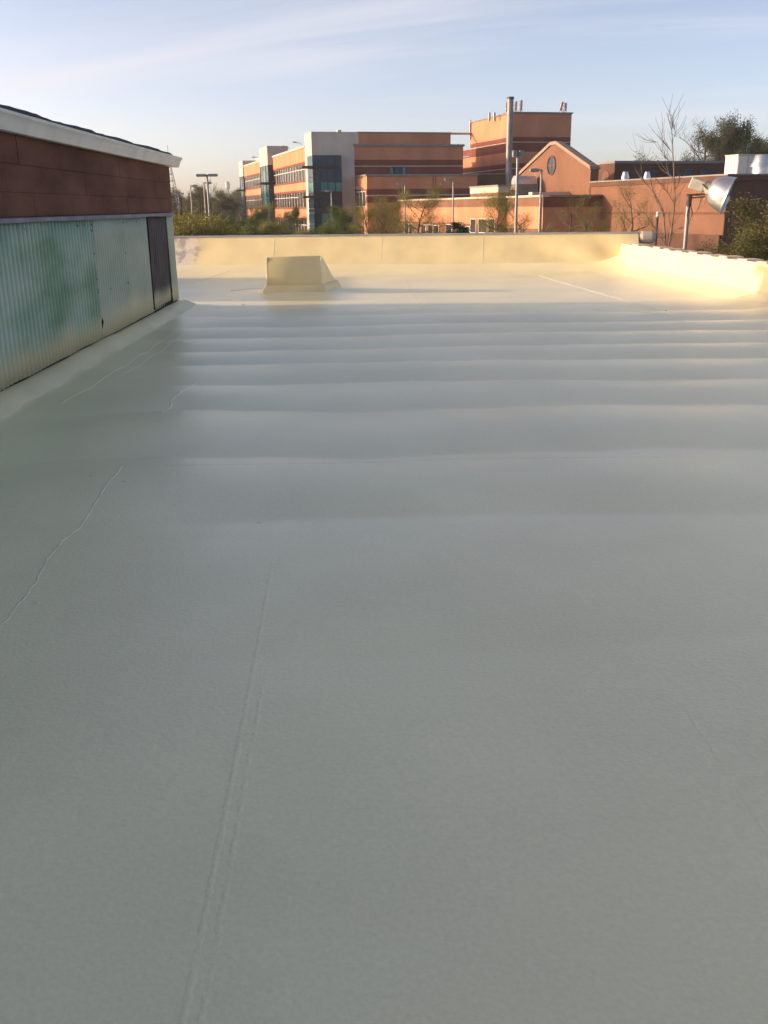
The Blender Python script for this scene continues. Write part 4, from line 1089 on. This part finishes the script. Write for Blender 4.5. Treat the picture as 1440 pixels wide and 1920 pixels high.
proto('wood_thin', 'bark_d', 'leaf_d', 12.0, 8, .09, .45, spread=.42, limbs=14, subs=7, twigs=6, up=.45)
proto('bare', 'bark_d', None, 14.0, 0, .1, .1, spread=.50, limbs=15, subs=9, twigs=9, up=.36, clear=.30, trunk_r=.022)
proto('round_green', 'bark_d', 'leaf_r', 14.0, 46, .10, .45, spread=.44, limbs=20, subs=7, twigs=7, up=.24, clear=.34)
proto('evergreen', 'bark_d', 'leaf_e', 4.0, 22, .055, .12, spread=.28, limbs=18, subs=6, twigs=4, up=.12, clear=.05)
proto('shrub', 'bark', 'leaf_s', 5.5, 34, .024, .13, spread=.38, limbs=12, subs=6, twigs=6, up=.38, clear=.08, multi=5, trunk_r=.010)
proto('bush', 'bark_d', 'leaf_g', 3.5, 30, .048, .22, spread=.46, limbs=11, subs=6, twigs=5, up=.32, clear=.06, multi=3)
proto('bush_y', 'bark_d', 'leaf_y', 3.5, 24, .048, .22, spread=.46, limbs=11, subs=6, twigs=5, up=.32, clear=.06, multi=3)
tr_n = 0
def tree(key, name, label, px, ytop, Y, group, sx=1.0, rz=None):
    global tr_n; tr_n += 1
    w, l_, H = PROTO[key]; p = at_Y(px, ytop, Y); s = (p.z - G) / H
    rr = random.Random(tr_n * 17)
    t = thing(name, label, 'bush' if 'bush' in name or 'shrub' in name else 'tree', (p.x, p.y, G), rr.uniform(0, 6.28) if rz is None else rz, group)
    t.scale = (s * sx, s * sx, s)
    put('trunk', w, None, t)
    if l_: put('crown', l_, None, t)
    return t
gF = 'small trees between the roof and the buildings'
def sapling():
    Y = 30.0; base = at_Y(1252, 470, Y)
    t = thing('bare_sapling', 'tall thin bare sapling with several stems just beyond the parapet corner', 'tree', (base.x, base.y, G), 0, gF)
    rr = random.Random(4)
    def P(cx, cy, dy): q = at_Y(1120 + cx / 4.5, 200 + cy / 4.5, Y + dy); return Vector((q.x - base.x, q.y - base.y, q.z - G))
    stems = [([(578, 1200), (568, 1040), (562, 900), (520, 800), (470, 720), (420, 660), (375, 615)], .055, .5),
             ([(600, 1190), (625, 1050), (645, 900), (655, 750), (650, 600), (640, 450), (635, 300), (628, 200), (605, 120), (586, 50)], .060, -.3),
             ([(628, 205), (638, 130), (645, 65)], .012, -.3), ([(648, 820), (615, 760), (575, 700), (545, 640)], .020, -.6),
             ([(566, 960), (540, 860), (490, 770), (455, 660), (470, 600)], .022, .8), ([(640, 400), (600, 350), (555, 290), (538, 225)], .014, -.1),
             ([(642, 480), (590, 440), (540, 370), (505, 300), (470, 300)], .014, -.5), ([(375, 615), (372, 520), (380, 470), (345, 390)], .014, .6),
             ([(520, 1060), (470, 1000), (400, 900), (330, 870)], .018, .3), ([(600, 1150), (660, 1040), (745, 1010), (830, 900), (872, 815)], .024, -.9),
             ([(575, 1180), (500, 1050), (440, 960), (360, 930)], .016, .9), ([(650, 700), (690, 640), (700, 560)], .012, -.2),
             ([(635, 300), (655, 230), (650, 150)], .010, -.3), ([(655, 620), (600, 560), (585, 470), (560, 400)], .014, .2)]
    root = P(585, 1230, 0); b = MB(); tw = MB()
    b.tube([(0, 0, -.05), (root.x * .5, 0, root.z * .5), tuple(root)], [.09, .07, .05], 8)
    for pts, r, dy in stems:
        n = len(pts); q = [P(x, y, dy * i / n) for i, (x, y) in enumerate(pts)]
        if r >= .05: q = [root] + q
        b.tube(q, [max(.005, r * .48 * (1 - .8 * i / len(q))) for i in range(len(q))], 5, cap=False)
        for k in range(n * 3):
            i = rr.randrange(len(q) - 1); p0 = q[i].lerp(q[i + 1], rr.random()); d = (q[i + 1] - q[i]).normalized()
            d = (d + Vector((rr.uniform(-.8, .8), rr.uniform(-.8, .8), rr.uniform(-.1, .7)))).normalized(); L = rr.uniform(.2, .8)
            p1 = p0 + d * L * .5; d = (d + Vector((rr.uniform(-.3, .3), 0, .3))).normalized()
            tw.tube([p0, p1, p1 + d * L * .5], [.007, .005, .003], 3, cap=False)
    put('trunk', b, 'bark_l', t, smooth=True); put('twigs', tw, 'bark_l', t)
sapling()
tree('shrub', 'shrub', 'big olive green shrub beyond the right parapet at the frame edge', 1428, 362, 26, gF, 1.35)
tree('shrub', 'shrub', 'olive green shrub left of the big one behind the floodlight', 1376, 412, 25, gF, 1.15)
tree('shrub', 'shrub', 'olive green shrub outside the right frame edge', 1490, 350, 28, gF, 1.1)
tree('sprig', 'young_tree', 'thin budding tree before the sunlit wall right of the gable', 1182, 352, 62, gF, .95)
tree('sprig', 'young_tree', 'budding tree before the shaded end of the low wing', 1092, 372, 62, gF, 1.2)
tree('sprig', 'young_tree', 'small budding tree at the right edge of the shaded wing end', 1130, 390, 58, gF, 1.1)
tree('sprig', 'young_tree', 'budding tree between the two lamp posts near the gable', 992, 385, 80, gF, 1.0)
tree('budding_b', 'young_tree', 'budding yellow green tree before the step of the low wing', 935, 368, 78, gF, 1.0)
tree('evergreen', 'evergreen_bush', 'small dark green conical evergreen before the low wing windows', 833, 411, 82, gF, 1.1)
tree('budding_b', 'young_tree', 'budding tree right of the lamp post before the low wing', 775, 365, 88, gF, 1.15)
tree('budding', 'young_tree', 'budding tree left of the lamp post before the low wing', 730, 372, 92, gF, 1.1)
tree('budding_b', 'young_tree', 'budding tree in front of the lower wing sunlit end', 697, 388, 95, gF, 1.1)
tree('green_tree', 'leafy_tree', 'green tree right of the glass corner bay', 655, 394, 100, gF, .95)
tree('bush', 'bush', 'green bush below the glass corner bay', 628, 409, 105, gF, 1.0)
tree('bush', 'bush', 'low green bush at the foot of the glass bay left edge', 596, 424, 110, gF, 1.0)
tree('bush_y', 'bush', 'low yellow green bush left of the glass bay foot', 565, 431, 100, gF, .9)
tree('green_tree', 'leafy_tree', 'green tree before the long window side of the office building', 534, 394, 125, gF, .95)
tree('budding_b', 'young_tree', 'yellow green tree before the second glass bay', 500, 385, 120, gF, 1.05)
tree('green_tree', 'leafy_tree', 'dark green tree at the far end of the office building', 471, 398, 115, gF, .9)
tree('bush', 'bush', 'dark green bush between the far end of the office building and the soil bank', 448, 404, 128, gF, 1.1)
tree('bush', 'bush', 'round dark green bush below the yellow green tree', 478, 423, 105, gF, 1.0)
tree('bush_y', 'bush', 'yellow green bush right of the round dark one', 515, 415, 108, gF, 1.2)
for i, (px, yt, Y) in enumerate([(345, 398, 70), (365, 404, 78), (385, 412, 74), (405, 418, 90), (333, 410, 66), (425, 423, 95)]):
    tree('bush_y', 'bush', ['tallest yellow green bush beside the shed corner', 'yellow green bush second from the shed corner', 'yellow green bush at the foot of the twin lamp post', 'yellow green bush right of the twin lamp post', 'yellow green bush touching the shed corner', 'lowest yellow green bush before the soil bank'][i], px, yt, Y, 'yellow green bushes by the shed corner', 1.3)
wood_l = 'dark tree in the woods between the shed and the office building'
rr = random.Random(21)
for i, (px, yt, Y) in enumerate([(338, 354, 210), (352, 352, 235), (372, 362, 220), (392, 358, 240), (402, 366, 215), (415, 372, 230), (428, 352, 320), (440, 356, 330), (452, 360, 340), (420, 358, 300), (347, 372, 180), (366, 380, 175), (400, 384, 190), (412, 392, 185), (385, 372, 260), (438, 372, 280), (330, 362, 200), (315, 358, 230), (300, 356, 240), (345, 385, 150), (372, 392, 150)]):
    tree('wood_tree' if i % 3 else 'wood_thin', 'woodland_tree', wood_l, px, yt, Y, 'trees of the woods left of the office building', rr.uniform(.9, 1.3))
tree('bare', 'bare_tree', 'bare grey tree above the woods behind the twin lamp post', 386, 342, 230, 'trees of the woods left of the office building', .8)
gR = 'trees behind the right brick building'
tree('bare', 'bare_tree', 'round crowned bare tree behind the dark brick roof', 1306, 238, 150, gR, 1.0)
tree('round_green', 'leafy_tree', 'large round green tree behind the dark brick roof', 1380, 236, 160, gR, .85)
tree('round_green', 'leafy_tree', 'green tree behind the rooftop unit at the right frame edge', 1440, 266, 170, gR, .8)
tree('wood_thin', 'leafy_tree', 'low sparse tree left of the round bare tree behind the roof', 1258, 290, 150, gR, 1.0)
tree('wood_thin', 'leafy_tree', 'sparse tree between the round bare tree and the large green tree', 1340, 284, 165, gR, .8)
tree('round_green', 'leafy_tree', 'dark green tree beyond the right frame edge behind the roof', 1480, 250, 175, gR, 1.0)

# far band of woods on the horizon, one mass
b = MB(); rr = random.Random(9)
for i in range(9000):
    a_ = rr.uniform(R(-60), R(60)); d_ = rr.uniform(560, 760)
    x_, y_ = d_ * math.sin(a_), d_ * math.cos(a_)
    top_ = 11 + 7 * vnoise(a_ * 40, 2) + 3 * vnoise(a_ * 150, 5)
    z_ = G + rr.uniform(0, 1) ** .7 * top_; s_ = rr.uniform(.7, 1.6)
    v1 = Vector((rr.gauss(0, 1), rr.gauss(0, 1), rr.gauss(0, 1))).normalized(); v2 = v1.orthogonal().normalized(); P_ = Vector((x_, y_, z_))
    o_ = len(b.v); b.v += [tuple(P_ - v1 * s_), tuple(P_ + v2 * s_), tuple(P_ + v1 * s_), tuple(P_ - v2 * s_)]; b.f.append((o_, o_ + 1, o_ + 2, o_ + 3))
o = put('far_woods', b.mesh('far_woods'), 'leaf_d'); struct(o, 'stuff')
o['label'] = 'hazy band of far woods along the horizon'

# ================================================================== HAZE
hz_m = bpy.data.materials.new('evening_haze'); hz_m.use_nodes = True
hn, hl = hz_m.node_tree.nodes, hz_m.node_tree.links
hn.remove(hn['Principled BSDF'])
pv = hn.new('ShaderNodeVolumePrincipled')
pv.inputs['Color'].default_value = (0.92, 0.92, 0.96, 1)
pv.inputs['Density'].default_value = 0.00022
pv.inputs['Anisotropy'].default_value = 0.2
hl.new(pv.outputs[0], hn['Material Output'].inputs['Volume'])
hb = put('haze', MB().box(-1700, 1700, -400, 1700, G - 1.0, 42), hz_m)
struct(hb, 'stuff'); hb['label'] = 'thin pale evening haze over the whole scene'
